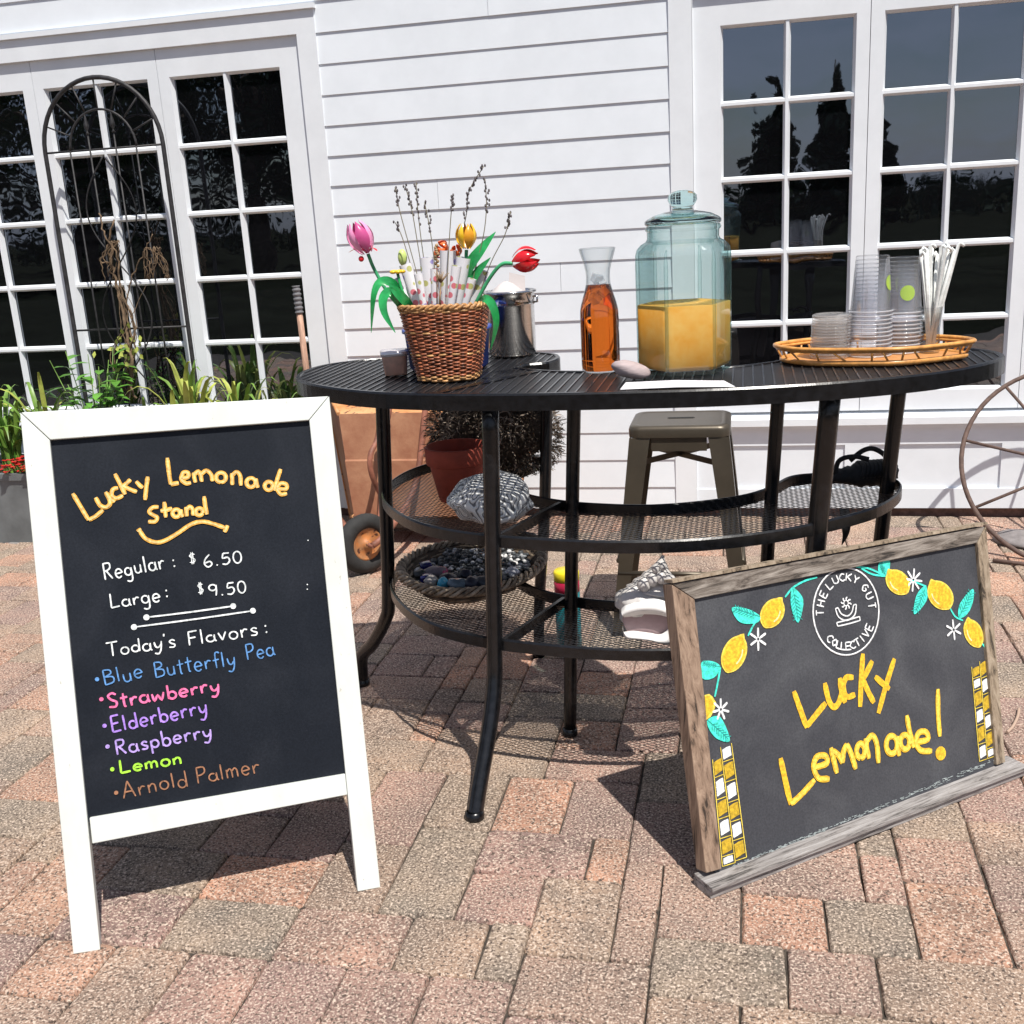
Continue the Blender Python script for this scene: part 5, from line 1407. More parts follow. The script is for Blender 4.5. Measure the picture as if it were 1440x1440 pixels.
def ring_text(text, angs, rr, inward):
    for ch, a in zip(text, angs):
        if ch == ' ': continue
        a = R(a); cx, cy = 745+119*rr*math.cos(a), 360-158*rr*math.sin(a)
        ux, uy = (math.sin(a)*0.8, math.cos(a)) if not inward else (-math.sin(a)*0.8, -math.cos(a))   # reading direction (picture axes)
        q_ = math.hypot(ux, uy); ux, uy = ux/q_, uy/q_
        vx, vy = (math.cos(a), -math.sin(a)) if not inward else (-math.cos(a), math.sin(a))
        for st in CAPS[ch]:
            pts = [(cx+ux*(x-.5)*19+vx*(y-.5)*27, cy+uy*(x-.5)*19+vy*(y-.5)*27) for x, y in st]
            for i in range(len(pts)-1):
                m_ = ((pts[i][0]+pts[i+1][0])/2, (pts[i][1]+pts[i+1][1])/2)
                stroke(b, LBD, C3([pts[i], m_, pts[i+1]]), 0.0017, OL, 1)
ring_text('THE LUCKY GUT', [182,166,150,0,130,114,99,84,68,0,44,27,10], 0.79, False)
ring_text('COLLECTIVE', [232,244,255,265,275,285,296,308,320,333], 0.79, True)
for k in range(8):
    a = k*math.pi/4; stroke(b, LBD, C3([(745+9*math.cos(a), 330+11*math.sin(a)), (745+15*math.cos(a), 330+18*math.sin(a)), (745+19*math.cos(a+.2), 330+23*math.sin(a+.2))]), 0.0016, OL, 2)
P = [LBD.p(q, OL) for q in C3(oval(745,330,8,10,0,14))]; b.tube(P, 0.0012, 4, flat=(LBD.N,0.0003), closed=True)
for s_ in ([(706,350),(718,380),(748,392),(776,372),(782,334)],[(716,346),(728,368),(750,376),(766,362),(772,336)],[(706,350),(711,348),(716,346)],[(782,334),(777,335),(772,336)],
           [(711,400),(752,390),(794,378)],[(715,413),(755,404),(796,392)],[(711,400),(713,406),(715,413)],[(794,378),(795,385),(796,392)]):
    stroke(b, LBD, C3(s_), 0.0015, OL, 3)
b.build('round_emblem', PW, lsign)
# lemons, leaves, blossoms
def lemon_pts(cx, cy, rx, ry, tilt, n=30):
    t_ = R(tilt); out_ = []
    for i in range(n):
        a = 2*math.pi*i/n; k = 1 + 0.14*math.exp(-((a-math.pi*1.5+math.pi*2) % (2*math.pi) - 0)**2*30) + 0.13*math.exp(-(min(abs(a-1.5*math.pi), 2*math.pi-abs(a-1.5*math.pi)))**2*22) + 0.06*math.exp(-(abs(a-.5*math.pi))**2*22)
        x, y = rx*math.cos(a)*k, ry*math.sin(a)*k
        out_.append((cx+x*math.cos(t_)-y*math.sin(t_), cy+x*math.sin(t_)+y*math.cos(t_)))
    return out_
lem = [(478,366,38,54,28),(340,514,40,66,22),(932,254,36,48,-40),(1086,301,40,54,-34),(1206,439,30,50,-22)]
SHINE = ink('pale_yellow_paint', (0.86,0.74,0.35))
for cx, cy, rx, ry, tl in lem:
    bo, bf, bh = MB(), MB(), MB()
    patch(bo, LBD, C3(lemon_pts(cx,cy,rx+3,ry+3,tl)), OL)
    patch(bf, LBD, C3(lemon_pts(cx,cy,rx-3,ry-3,tl)), OL+0.0007)
    t_ = R(tl)
    for sg in (-1, 1):
        pts = [(cx+sg*rx*.68*math.cos(R(a))*math.cos(t_)-ry*.72*math.sin(R(a))*math.sin(t_), cy+sg*rx*.68*math.cos(R(a))*math.sin(t_)+ry*.72*math.sin(R(a))*math.cos(t_)) for a in (-35,-10,15,40)]
        if sg == (1 if tl > 0 else -1): stroke(bh, LBD, C3(pts), 0.0016, OL+0.0014)
    lo_ = bo.build('lemon_painting', YLW, lsign); bf.build('lemon_fill', GOLD, lo_); bh.build('lemon_shine', SHINE, lo_)
bo, bf = MB(), MB()
half = [(233,662),(250,658),(262,668),(275,690),(268,715),(255,740),(240,752)]
patch(bo, LBD, C3(half), OL); patch(bf, LBD, C3([(235,668),(250,665),(266,690),(258,722),(242,742)]), OL+0.0007)
lo_ = bo.build('lemon_painting', YLW, lsign); bf.build('lemon_fill', GOLD, lo_)
leaves_ = [((434,378),(392,352),(332,346),(360,398),(418,402)),((552,272),(590,318),(572,400),(548,350),(545,300)),((290,560),(262,540),(222,545),(226,602),(268,598)),((244,752),(290,742),(325,826),(282,822),(252,790)),
 ((888,232),(862,215),(868,178),(900,172),(902,205)),((1034,268),(1036,320),(992,370),(995,318),(1010,285)),((1152,382),(1158,330),(1204,278),(1202,330),(1180,372))]
bs = MB()
for lf in leaves_:
    bl, bv = MB(), MB()
    patch(bl, LBD, C3(lf), OL, 5)
    tip = lf[2]; root = lf[0]
    for k in range(7):
        t_ = 0.2+0.1*k; p_ = (root[0]+(tip[0]-root[0])*t_, root[1]+(tip[1]-root[1])*t_); dx, dy = (tip[0]-root[0])*.13, (tip[1]-root[1])*.13
        for sg in (-1, 1): stroke(bv, LBD, C3([p_, (p_[0]+dx*.6-sg*dy*.55, p_[1]+dy*.6+sg*dx*.55), (p_[0]+dx-sg*dy*1.0, p_[1]+dy+sg*dx*1.0)]), 0.0008, OL+0.0006, 2)
    stroke(bv, LBD, C3([root, ((root[0]+tip[0])/2+2, (root[1]+tip[1])/2), (tip[0]*.93+root[0]*.07, tip[1]*.93+root[1]*.07)]), 0.0009, OL+0.0006, 2)
    lo_ = bl.build('leaf_painting', AQ, lsign); bv.build('leaf_veins', AQD, lo_)
for s_ in ([(640,236),(598,248),(552,274),(524,308)],[(434,378),(412,405),(390,448)],[(290,562),(280,620),(270,668)],[(780,198),(830,205),(888,232)],[(800,204),(840,225),(888,232)],[(968,244),(1000,255),(1036,270)],[(1120,345),(1140,378),(1168,392)],[(1238,476),(1246,488),(1250,500)]):
    stroke(bs, LBD, C3(s_), 0.0020, OL)
bs.build('stem_painting', AQ, lsign)
for cx, cy, s_, n_, a0 in ((427,460,38,6,0.5),(292,714,36,7,0.2),(988,246,38,8,0.1),(1134,426,34,6,0.4)):
    b = MB()
    for k in range(n_):
        a = a0 + 2*math.pi*k/n_; stroke(b, LBD, C3([(cx+4*math.cos(a),cy+5*math.sin(a)),(cx+.55*s_*math.cos(a),cy+.7*s_*math.sin(a)),(cx+.85*s_*math.cos(a),cy+1.1*s_*math.sin(a))]), 0.0024, OL+0.0002, 2)
    b.build('blossom_painting', PW, lsign)
# checkered columns at both edges
def lerp2(a, c, t_): return (a[0]+(c[0]-a[0])*t_, a[1]+(c[1]-a[1])*t_)
def at_y(line, y): 
    (x0,y0_),(x1,y1_) = line; return (x0+(x1-x0)*(y-y0_)/(y1_-y0_), y)
def column(l0, l1, ys, first_gold, slope):
    bo, bw, bg_ = MB(), MB(), MB()
    for i in range(len(ys)-1):
        a, c = ys[i]+4, ys[i+1]-4
        q = [at_y(l0,a), at_y(l1,a-slope), at_y(l1,c-slope), at_y(l0,c)]
        gold = (i % 2 == 0) == first_gold; cx, cy = sum(p[0] for p in q)/4, sum(p[1] for p in q)/4
        k_ = 0.80 if gold else 0.74
        q = [(cx+(p[0]-cx)*k_, cy+(p[1]-cy)*k_) for p in q]
        tgt = bo if gold else bw
        n_ = 9
        for j in range(n_):      # hatching strokes
            t0_ = (j+0.25)/n_
            A_, B_ = lerp2(q[0], q[3], min(1, t0_+0.10)), lerp2(q[1], q[2], max(0, t0_-0.10))
            m_ = lerp2(A_, B_, .5)
            stroke(tgt, LBD, C3([A_, (m_[0], m_[1]-1), B_]), 0.0019 if gold else 0.0021, OL, 1)
        for p_, q_ in ((at_y(l0,ys[i+1]), at_y(l1,ys[i+1]-slope)),):
            stroke(bg_, LBD, C3([p_, lerp2(p_, q_, .5), q_]), 0.0008, OL, 1)
    for ln, y0_, y1_ in ((l0, ys[0], ys[-1]), (l1, ys[0]-slope, ys[-1]-slope)):
        A_, B_ = at_y(ln, y0_), at_y(ln, y1_); stroke(bg_, LBD, C3([A_, lerp2(A_, B_, .5), B_]), 0.0011, OL+0.0003, 1)
    o_ = bg_.build('check_column', YLW, lsign); bo.build('gold_checks', OCH, o_); bw.build('white_checks', PW, o_)
lA, lB, lC = ((262,895),(297,1275)), ((292,862),(345,1275)), ((333,858),(385,1250))
column(lA, lB, [895,962,1042,1112,1182,1248,1282], True, 14); column(lB, lC, [850,905,978,1052,1122,1190,1262], False, 14)
rA, rB, rC = ((1199,560),(1228,905)), ((1228,545),(1256,890)), ((1250,535),(1284,880))
column(rA, rB, [560,604,646,712,772,842,902], True, 10); column(rB, rC, [540,602,662,732,794,858,892], True, 10)
b = MB()
for k in range(260):
    t_ = rw.random(); p = LBD.p(C3([lerp2((330,1284),(1280,898), t_)])[0], OL) + LBD.up*rw.gauss(-0.001,0.0022)
    b.bar(p, p+LBD.e*rw.uniform(0.002,0.012), 0.0011, 0.0004, up=LBD.N)
b.build('chalk_dust', ink('chalk_dust', (0.33,0.37,0.37)), lsign)
# ================================================================ STOOL
BRONZE = mat('bronze_metal', (0.092,0.076,0.056), 0.38, 0.5, var=0.12, vs=6, bump=0.08, bs=300, dist=0.0005)
BRONZED = mat('dark_slot', (0.01,0.01,0.01), 0.8)
sx_, sy_, sh_ = -0.197, -1.175, 0.655
stl = thing('metal_stool', (sx_, sy_, 0), 'bronze metal stool with flared legs and slotted seat behind the table', 'stool')
def rsq(hw, hd, r, z, n=6):
    out_ = []
    for cx, cy, a0 in ((hw-r,hd-r,0),(-hw+r,hd-r,90),(-hw+r,-hd+r,180),(hw-r,-hd+r,270)):
        for i in range(n+1):
            a = R(a0+90*i/n); out_.append(Vector((sx_+cx+r*math.cos(a), sy_+cy+r*math.sin(a), z)))
    return out_
b = MB(); rg_ = [b.add(rsq(hw, hd, r, z)) for hw, hd, r, z in ((0.152,0.130,0.035,sh_-0.035),(0.153,0.131,0.035,sh_-0.013),(0.150,0.128,0.035,sh_-0.004),(0.143,0.121,0.034,sh_),(0.130,0.108,0.03,sh_+0.0005),(0.125,0.103,0.028,sh_-0.0015))]
n_ = 28
for i in range(len(rg_)-1):
    for j in range(n_): b.face((rg_[i]+j, rg_[i]+(j+1)%n_, rg_[i+1]+(j+1)%n_, rg_[i+1]+j), True)
b.face(range(rg_[-1], rg_[-1]+n_)); b.build('seat', BRONZE, stl)
b = MB(); b.prism([(sx_-0.036+x, sy_+0.01+y, sh_-0.0012) for x, y in ((0,-.008),(.072,-.008),(.078,0),(.072,.008),(0,.008),(-.006,0))], (0,0,0.0009)); b.build('slot', BRONZED, stl)
for ix in (-1, 1):
    for iy in (-1, 1):
        b = MB()
        tx, ty = sx_+ix*0.149, sy_+iy*0.127; bx, by = sx_+ix*0.212, sy_+iy*0.190
        zt, zb_ = sh_-0.0355, 0.012
        # two sheet faces meeting at the outer corner, tapering downwards
        for (ax_, ay_) in ((1,0),(0,1)):
            wt, wb = 0.062, 0.036; th = 0.0022
            d = Vector((-ix*ax_, -iy*ay_, 0)); nrm = Vector((-ix*ay_, -iy*ax_, 0))*th
            T0, B0 = Vector((tx,ty,zt)), Vector((bx,by,zb_))
            if ay_: T0 = T0 + Vector((0,-iy*0.0023,0)); B0 = B0 + Vector((0,-iy*0.0023,0))
            b.hexa([B0, B0+d*wb, B0+d*wb+nrm, B0+nrm, T0, T0+d*wt, T0+d*wt+nrm, T0+nrm])
        b.build('leg', BRONZE, stl)
        f_ = MB(); f_.box(min(bx,bx-ix*0.04)-0.001, max(bx,bx-ix*0.04)+0.001, min(by,by-iy*0.04)-0.001, max(by,by-iy*0.04)+0.001, 0.0, 0.013); f_.build('rubber_foot', BLACKM, stl)
b = MB()
for iy in (-1, 1): b.bar((sx_-0.083, sy_+iy*0.122, sh_-0.055), (sx_+0.083, sy_+iy*0.122, sh_-0.055), 0.002, 0.045)
for ix in (-1, 1): b.bar((sx_+ix*0.146, sy_-0.06, sh_-0.055), (sx_+ix*0.146, sy_+0.06, sh_-0.055), 0.002, 0.045)
b.build('apron', BRONZE, stl)
b = MB()
b.bar((sx_-0.15,sy_-0.125,sh_-0.12),(sx_+0.15,sy_+0.125,sh_-0.10), 0.003, 0.018); b.bar((sx_+0.15,sy_-0.125,sh_-0.125),(sx_-0.15,sy_+0.125,sh_-0.105), 0.003, 0.018)
b.build('cross_brace', BRONZE, stl)
b = MB()
for iy in (-1, 1): b.tube([(sx_-0.19, sy_+iy*0.165, 0.20), (sx_+0.19, sy_+iy*0.165, 0.20)], 0.008, 8)
for ix in (-1, 1): b.tube([(sx_+ix*0.188, sy_-0.165, 0.24), (sx_+ix*0.188, sy_+0.165, 0.24)], 0.008, 8)
b.build('stretcher', BRONZE, stl)

# ================================================================ RUSTY SPOKED WHEEL
RUST = mat('rusty_iron', (0.15,0.095,0.075), 0.75, var=0.4, vs=40, bump=0.3, bs=150, col2=(0.085,0.052,0.042))
Wc = ony((1513,656), -0.37); Wup = Vector((0,0.55,0.835)).normalized(); Wx = Vector((1,0,0)); Wn = Wx.cross(Wup)
wh = thing('spoked_wheel', (Wc.x, -0.55, 0), 'large rusty iron spoked wheel leaning on the wall at the right edge', 'wheel')
b = MB(); RW = 0.39
b.tube([Wc + Wx*math.cos(2*math.pi*i/64)*RW + Wup*math.sin(2*math.pi*i/64)*RW for i in range(64)], 0.0085, 8, closed=True); b.build('rim', RUST, wh)
b = MB()
for k in range(9):
    a = 2*math.pi*k/9+0.07; d = Wx*math.cos(a)+Wup*math.sin(a); b.tube([Wc+d*0.035, Wc+d*RW], 0.0058, 7)
b.build('spokes', RUST, wh)
b = MB(); b.tube([Wc-Wn*0.05, Wc+Wn*0.05], 0.038, 16); b.build('hub', RUST, wh)
b = MB(); b.tube([ony((1393,787),-0.50)*1.0, onz((1470,806), 0.008)], 0.007, 7)
q0, q1 = onz((1396,788), 0.008), onz((1475,797), 0.008)
b = MB(); b.tube([q0, q1], 0.0075, 8); tag(b.build('iron_rod', RUST, origin=q0), 'thin dark rusty rod lying on the paving below the spoked wheel', 'rod')
b = MB(); c = onz((1432,764), 0.0); STN = mat('grey_slab', (0.22,0.20,0.20), 0.85, var=0.2, vs=20, bump=0.3, bs=80)
b.ball(c+Vector((0.02,0.02,0.01)), 0.10, 0.09, 0.03, 18, 10, disp=lambda d: 1+0.25*noise.noise(d*1.7)); tag(b.build('flat_stone', STN, origin=(c.x,c.y,0)), 'flat grey stone on the paving behind the spoked wheel', 'stone')

# ================================================================ PLANTER, PLANTS, TRELLIS
ZINC = mat('grey_zinc', (0.17,0.185,0.19), 0.55, 0.3, var=0.2, vs=5, bump=0.1, bs=60)
PLY, PLB = -0.46, -0.07
pl = thing('planter_box', (-2.9,-0.27,0), 'long grey trough planter under the left hand windows', 'planter')
b = MB(); X0, X1 = -3.9, -1.96
zt_ = ony((20,666), PLY).z; zlo = ony((20,764), PLY).z
b.box(X0, X1, PLY, PLY+0.012, zlo, zt_-0.03); b.box(X0, X1, PLB-0.012, PLB, zlo, zt_-0.03); b.box(X0, X0+0.012, PLY+0.0121, PLB-0.0121, zlo, zt_-0.03); b.box(X1-0.012, X1, PLY+0.0121, PLB-0.0121, zlo, zt_-0.03); b.box(X0+0.0121, X1-0.0121, PLY+0.0121, PLB-0.0121, zlo+0.001, zlo+0.012)
b.build('trough', ZINC, pl)
b = MB()
b.box(X0-0.01, X1+0.01, PLY-0.010, PLY+0.014, zt_-0.0298, zt_); b.box(X0-0.01, X1+0.01, PLB-0.014, PLB+0.010, zt_-0.0298, zt_); b.box(X0-0.01, X0+0.014, PLY+0.0141, PLB-0.0141, zt_-0.0298, zt_); b.box(X1-0.014, X1+0.01, PLY+0.0141, PLB-0.0141, zt_-0.0298, zt_)
b.build('lip', ZINC, pl)
SOIL = mat('soil', (0.03,0.022,0.016), 0.95, var=0.5, vs=40, bump=0.8, bs=90, dist=0.01)
b = MB(); b.quad((X0+.0125,PLY+.0125,zt_-.035),(X1-.0125,PLY+.0125,zt_-.035),(X1-.0125,PLB-.0125,zt_-.035),(X0+.0125,PLB-.0125,zt_-.035)); b.build('soil', SOIL, pl)
BLK = mat('grey_block', (0.36,0.33,0.31), 0.9, var=0.2, vs=20, bump=0.3, bs=70)
for xk, lb in ((ony((33,780),-0.45).x, 'pale grey block under the planter near the sandwich board'), (-3.75, 'pale grey block under the far left planter end'), (-2.15, 'pale grey block under the right planter end behind the sandwich board')):
    b = MB(); b.box(xk-0.05, xk+0.05, -0.47, -0.10, 0.0, zlo-0.001); tag(b.build('support_block', BLK, origin=(xk,-0.28,0)), lb, 'block')
LG = mat('strap_leaf', (0.15,0.27,0.045), 0.42, var=0.35, vs=9)
LY = mat('yellow_green_leaf', (0.33,0.37,0.075), 0.42, var=0.35, vs=9)
LM = mat('bright_leaf', (0.10,0.27,0.035), 0.45, var=0.3, vs=9)
rp_ = random.Random(17); zs = zt_-0.04
def strap_plant(x, y, n, h, label, mats_, spread=1.0, w=0.009, name='daylily'):
    b = MB()
    for k in range(n):
        a = rp_.uniform(0,6.28); L_ = 1.58*h*rp_.uniform(0.55,1.1); out = rp_.uniform(0.12,0.55)*spread
        p0 = Vector((x+rp_.gauss(0,.03), y+rp_.gauss(0,.025), zs)); pts = []
        for i in range(9):
            t_ = i/8; r_ = L_*out*t_**1.25; z = L_*(1.05*t_ - (0.35+0.75*out)*t_**2.6)
            pts.append(p0 + Vector((math.cos(a)*r_, math.sin(a)*r_*0.62, max(z, -0.02+0.02*t_))))
        for p in pts: p.y = min(p.y, -0.02)
        b.cm = 0 if rp_.random() < 0.62 else 1
        ws = [w*(0.75+0.5*math.sin(math.pi*i/9))*(1-(i/8)**3)+0.0007 for i in range(9)]
        b.leaf(pts, ws, (0,0,1), 0.35)
    b.cm = 0
    tag(b.build(name, mats_, origin=(x,y,zs)), label, 'plant', 'strap leaved plants in the planter')
def px_x(px, y): return ony((px, 540), y).x
strap_plant(px_x(58,-.28), -.28, 34, 0.46, 'green strap leaved plant at the left of the planter, arching over the board corner', [LG, LY], 1.0)
strap_plant(px_x(262,-.28), -.28, 48, 0.50, 'tall pale yellow green strap leaved plant right of the trellis foot', [LY, LG], 0.75, 0.0115)
strap_plant(px_x(330,-.25), -.25, 46, 0.44, 'yellow green strap leaved plant below the third window sash', [LY, LG], 1.1, 0.010)
strap_plant(px_x(372,-.25), -.24, 20, 0.40, 'sparse strap leaved plant at the right end of the planter', [LG, LY], 1.1, 0.008)
strap_plant(px_x(-5,-.3), -.30, 24, 0.42, 'dark strap leaved plant at the left edge, beside the red flowers', [LG, LM], 1.2, 0.011)
strap_plant(px_x(215,-.2), -.2, 12, 0.36, 'thin strap leaved plant behind the dry vine', [LG, LY], 0.9, 0.007)
b = MB(); x0_, y0_ = px_x(125,-.3), -.30; st_ = MB()
for k in range(26):
    a = rp_.uniform(0,6.28); h_ = rp_.uniform(0.22,0.56); tip = Vector((x0_+math.cos(a)*h_*rp_.uniform(.15,.5), y0_+math.sin(a)*h_*.25, zs+h_)); base = Vector((x0_+rp_.gauss(0,.02), y0_, zs))
    st_.tube([base, base.lerp(tip,.5)+Vector((0,0,.03)), tip], [0.003,0.0024,0.0015], 5)
    for i in range(9):
        q = base.lerp(tip, 0.25+0.085*i); al = rp_.uniform(0,6.28); l_ = rp_.uniform(0.06,0.10); d = Vector((math.cos(al), math.sin(al)*.7, rp_.uniform(-.25,.55))).normalized()
        b.leaf([q, q+d*l_*.35, q+d*l_*.7+Vector((0,0,-.004)), q+d*l_+Vector((0,0,-.015))], [0.004,l_*.26,l_*.21,0.0008], (0,0,1), 0.2)
t = thing('leafy_plant', (x0_,y0_,zs), 'bushy bright green broad leaved plant left of the trellis', 'plant')
b.build('leaves', LM, t); st_.build('stems', LG, t)
b = MB(); st_ = MB(); x0_ = px_x(16,-.4)
REDF = mat('red_blossom', (0.42,0.018,0.012), 0.5, var=0.4, vs=40)
for k in range(46):
    p = Vector((x0_+rp_.gauss(0,.055), -0.415+rp_.gauss(0,.035), zt_+rp_.uniform(-0.01,0.055)))
    for i in range(5):
        a = 1.257*i+rp_.random(); d = Vector((math.cos(a), math.sin(a), .5)).normalized(); b.leaf([p, p+d*.010, p+d*.019], [0.004,0.008,0.002], (0,0,1), .2)
    st_.tube([(p.x*.6+x0_*.4, -0.40, zs), p], 0.0016, 4)
t = thing('red_flowers', (x0_,-.4,zs), 'low red flowering plant spilling over the planter rim at the left edge', 'plant')
b.build('blossoms', REDF, t); st_.build('stems', LG, t)

IRON = mat('dark_iron', (0.035,0.034,0.036), 0.55, 0.3, var=0.4, vs=40, bump=0.2, bs=160)
TY = -0.135
def T(px, off=0.0): return ony(px, TY+off)
tl, tr_ = T((62,205)), T((229,200)); xm_ = (tl.x+tr_.x)/2; hw = (tr_.x-tl.x)/2; zsp = (tl.z+tr_.z)/2 - 0.02
tre = thing('trellis', (xm_, TY, zs), 'arched dark iron garden trellis standing in the planter before the windows', 'trellis')
b = MB()
ar = [Vector((xm_-hw, TY, zs-0.02))] + [Vector((xm_-hw, TY, zs+(zsp-zs)*k/6)) for k in range(1,6)]
ar += [Vector((xm_-hw*math.cos(math.pi*i/24), TY, zsp+hw*1.02*math.sin(math.pi*i/24))) for i in range(25)]
ar += [Vector((xm_+hw, TY, zs+(zsp-zs)*k/6)) for k in range(5,0,-1)] + [Vector((xm_+hw, TY, zs-0.02))]
b.tube(ar, 0.0095, 8); b.build('arch_frame', IRON, tre)
b = MB(); hi_ = hw*0.56
b.tube([Vector((xm_-hi_*math.cos(math.pi*i/20), TY, zsp+hi_*1.02*math.sin(math.pi*i/20))) for i in range(21)], 0.005, 7)
for i in range(1, 8):
    a = math.pi*i/8; d = Vector((-math.cos(a), 0, 1.02*math.sin(a))); c_ = Vector((xm_,TY,zsp)); b.tube([c_+d*hi_, c_+d*hw], 0.0035, 6)
for zz in (zsp, zs+(zsp-zs)*0.45): cb = MB(); cb.tube([(xm_-hw,TY,zz),(xm_+hw,TY,zz)], 0.0045, 7); cb.build('cross_bar', IRON, tre)
b.build('arch_bars', IRON, tre)
b = MB()
for k in (-0.56, -0.22, 0.22, 0.56):
    tp = zsp + (0.06 if abs(k) < .3 else 0); b.tube([(xm_+hw*k,TY-.004,zs-.02),(xm_+hw*k,TY-.004,tp)], 0.0038, 6)
    if abs(k) < .3:
        b.lathe([(0,0),(0.008,0.004),(0.004,0.012),(0.003,0.016),(0.010,0.03),(0.0105,0.04),(0.004,0.07),(0,0.09)], (xm_+hw*k,TY-.004,tp), 10)
b.build('uprights', IRON, tre)
b = MB()
for sgn in (-1, 1):
    for ph in (0, 1):
        P = []
        for i in range(60):
            t_ = i/59; P.append((xm_+sgn*hw*0.42*math.sin(math.pi*(t_*3.0+ph))*(1 if t_ < .97 else .9), TY-0.012, zs+(zsp-zs)*t_*0.98))
        if sgn == 1 or ph == 1: b.tube(P, 0.0032, 6)
b.build('scrolls', IRON, tre)
VINE = mat('dry_vine', (0.17,0.115,0.07), 0.9, var=0.5, vs=40, bump=0.3, bs=120)
vn = thing('dry_vine', (px_x(172,-.16), -.16, zs), 'bare twisted brown vine climbing the trellis', 'vine')
b = MB(); lfv = MB()
def vine(pxs, r0, r1, jit):
    P = spline([T(q, -0.02-0.012*math.sin(i*1.3)) for i, q in enumerate(pxs)], 6); n__ = len(P)
    P = [p+Vector((rp_.gauss(0,jit),rp_.gauss(0,jit*.5),rp_.gauss(0,jit))) for p in P]
    b.tube(P, [r0+(r1-r0)*i/(n__-1) for i in range(n__)], 6); return P
vine([(178,560),(186,520),(180,480),(172,430),(160,385),(152,345),(160,310)], 0.009, 0.004, 0.003)
vine([(172,560),(160,530),(182,500),(188,455),(170,410),(165,360),(148,330),(140,300)], 0.0075, 0.003, 0.003)
vine([(190,560),(178,528),(190,490),(178,450),(182,400),(200,360),(214,330)], 0.006, 0.002, 0.003)
for k in range(7):
    vine([(150+rp_.uniform(-4,8),390+rp_.uniform(-20,10)),(146+rp_.uniform(-6,14),365),(156+rp_.uniform(-10,14),340),(163+rp_.uniform(-10,10),350),(160,388)], 0.0022, 0.0015, 0.004)
    vine([(208+rp_.uniform(-4,8),392),(206+rp_.uniform(-6,14),370),(214+rp_.uniform(-8,14),348),(232+rp_.uniform(-10,6),372),(236,392)], 0.0022, 0.0014, 0.004)
for k in range(6): vine([(168+rp_.uniform(-14,20),555),(172+rp_.uniform(-18,22),500),(176+rp_.uniform(-22,24),450),(178+rp_.uniform(-26,26),400)], 0.003, 0.0012, 0.004)
b.build('stems', VINE, vn)
for k in range(26):
    p = T((182+rp_.gauss(0,11), 492+rp_.gauss(0,13)), -0.03+rp_.gauss(0,.012)); a = rp_.uniform(0,6.28); d = Vector((math.cos(a), -.4, math.sin(a))).normalized()
    lfv.leaf([p, p+d*.014, p+d*.03], [0.002,0.010,0.001], (0,-1,.3), .2)
lfv.build('leaves', LY, vn)

# ================================================================ WHEELBARROW STANDING AGAINST THE WALL
BARO = mat('rusty_orange_paint', (0.52,0.19,0.055), 0.6, var=0.4, vs=7, bump=0.2, bs=60, col2=(0.60,0.33,0.15))
BART = mat('faded_orange_paint', (0.47,0.25,0.14), 0.65, vs=4, vdet=9, bump=0.25, bs=80, col2=(0.27,0.105,0.055))
def speck(M):
    t = M.node_tree; n = t.nodes; L = t.links.new; b_ = n['Principled BSDF']
    tc = n.new('ShaderNodeTexCoord'); q = n.new('ShaderNodeTexNoise'); q.inputs['Scale'].default_value = 42; q.inputs['Detail'].default_value = 4; L(tc.outputs['Object'], q.inputs['Vector'])
    r = n.new('ShaderNodeValToRGB'); r.color_ramp.elements[0].position = 0.60; r.color_ramp.elements[1].position = 0.66; r.color_ramp.elements[0].color = (0,0,0,1); r.color_ramp.elements[1].color = (1,1,1,1); L(q.outputs['Fac'], r.inputs[0])
    src = b_.inputs['Base Color'].links[0].from_socket
    m_ = n.new('ShaderNodeMix'); m_.data_type = 'RGBA'; L(r.outputs[0], m_.inputs['Factor']); L(src, m_.inputs['A']); m_.inputs['B'].default_value = (0.09,0.035,0.02,1); L(m_.outputs['Result'], b_.inputs['Base Color'])
speck(BARO)
BARR = mat('dark_red_rust', (0.22,0.05,0.028), 0.75, var=0.4, vs=10, bump=0.25, bs=90, col2=(0.33,0.09,0.035))
RTUBE = mat('rusty_tube', (0.25,0.095,0.06), 0.6, var=0.35, vs=20, bump=0.2, bs=120)
wbx = -1.30
wb_ = thing('wheelbarrow', (wbx,-0.5,0), 'rusty orange wheelbarrow stood upright against the wall behind the table', 'wheelbarrow')
# pan seen from below: a shallow tapered tray with the base towards the yard
rimP = [(-1.80,-0.10,0.62),(-0.86,-0.10,0.62),(-0.95,-0.20,0.05),(-1.70,-0.20,0.05)]
basP = [(-1.63,-0.40,0.545),(-1.00,-0.40,0.545),(-1.08,-0.47,0.13),(-1.58,-0.47,0.13)]
def V3(l): return [Vector(p) for p in l]
rimP, basP = V3(rimP), V3(basP)
b = MB()
cI = sum(rimP, Vector())/4
for i in range(4):
    j = (i+1) % 4
    b.cm = 2 if i == 2 else (1 if i == 3 else 0)
    k_ = b.add((rimP[i], rimP[j], basP[j], basP[i])); b.face((k_,k_+1,k_+2,k_+3))
    b.cm = 0
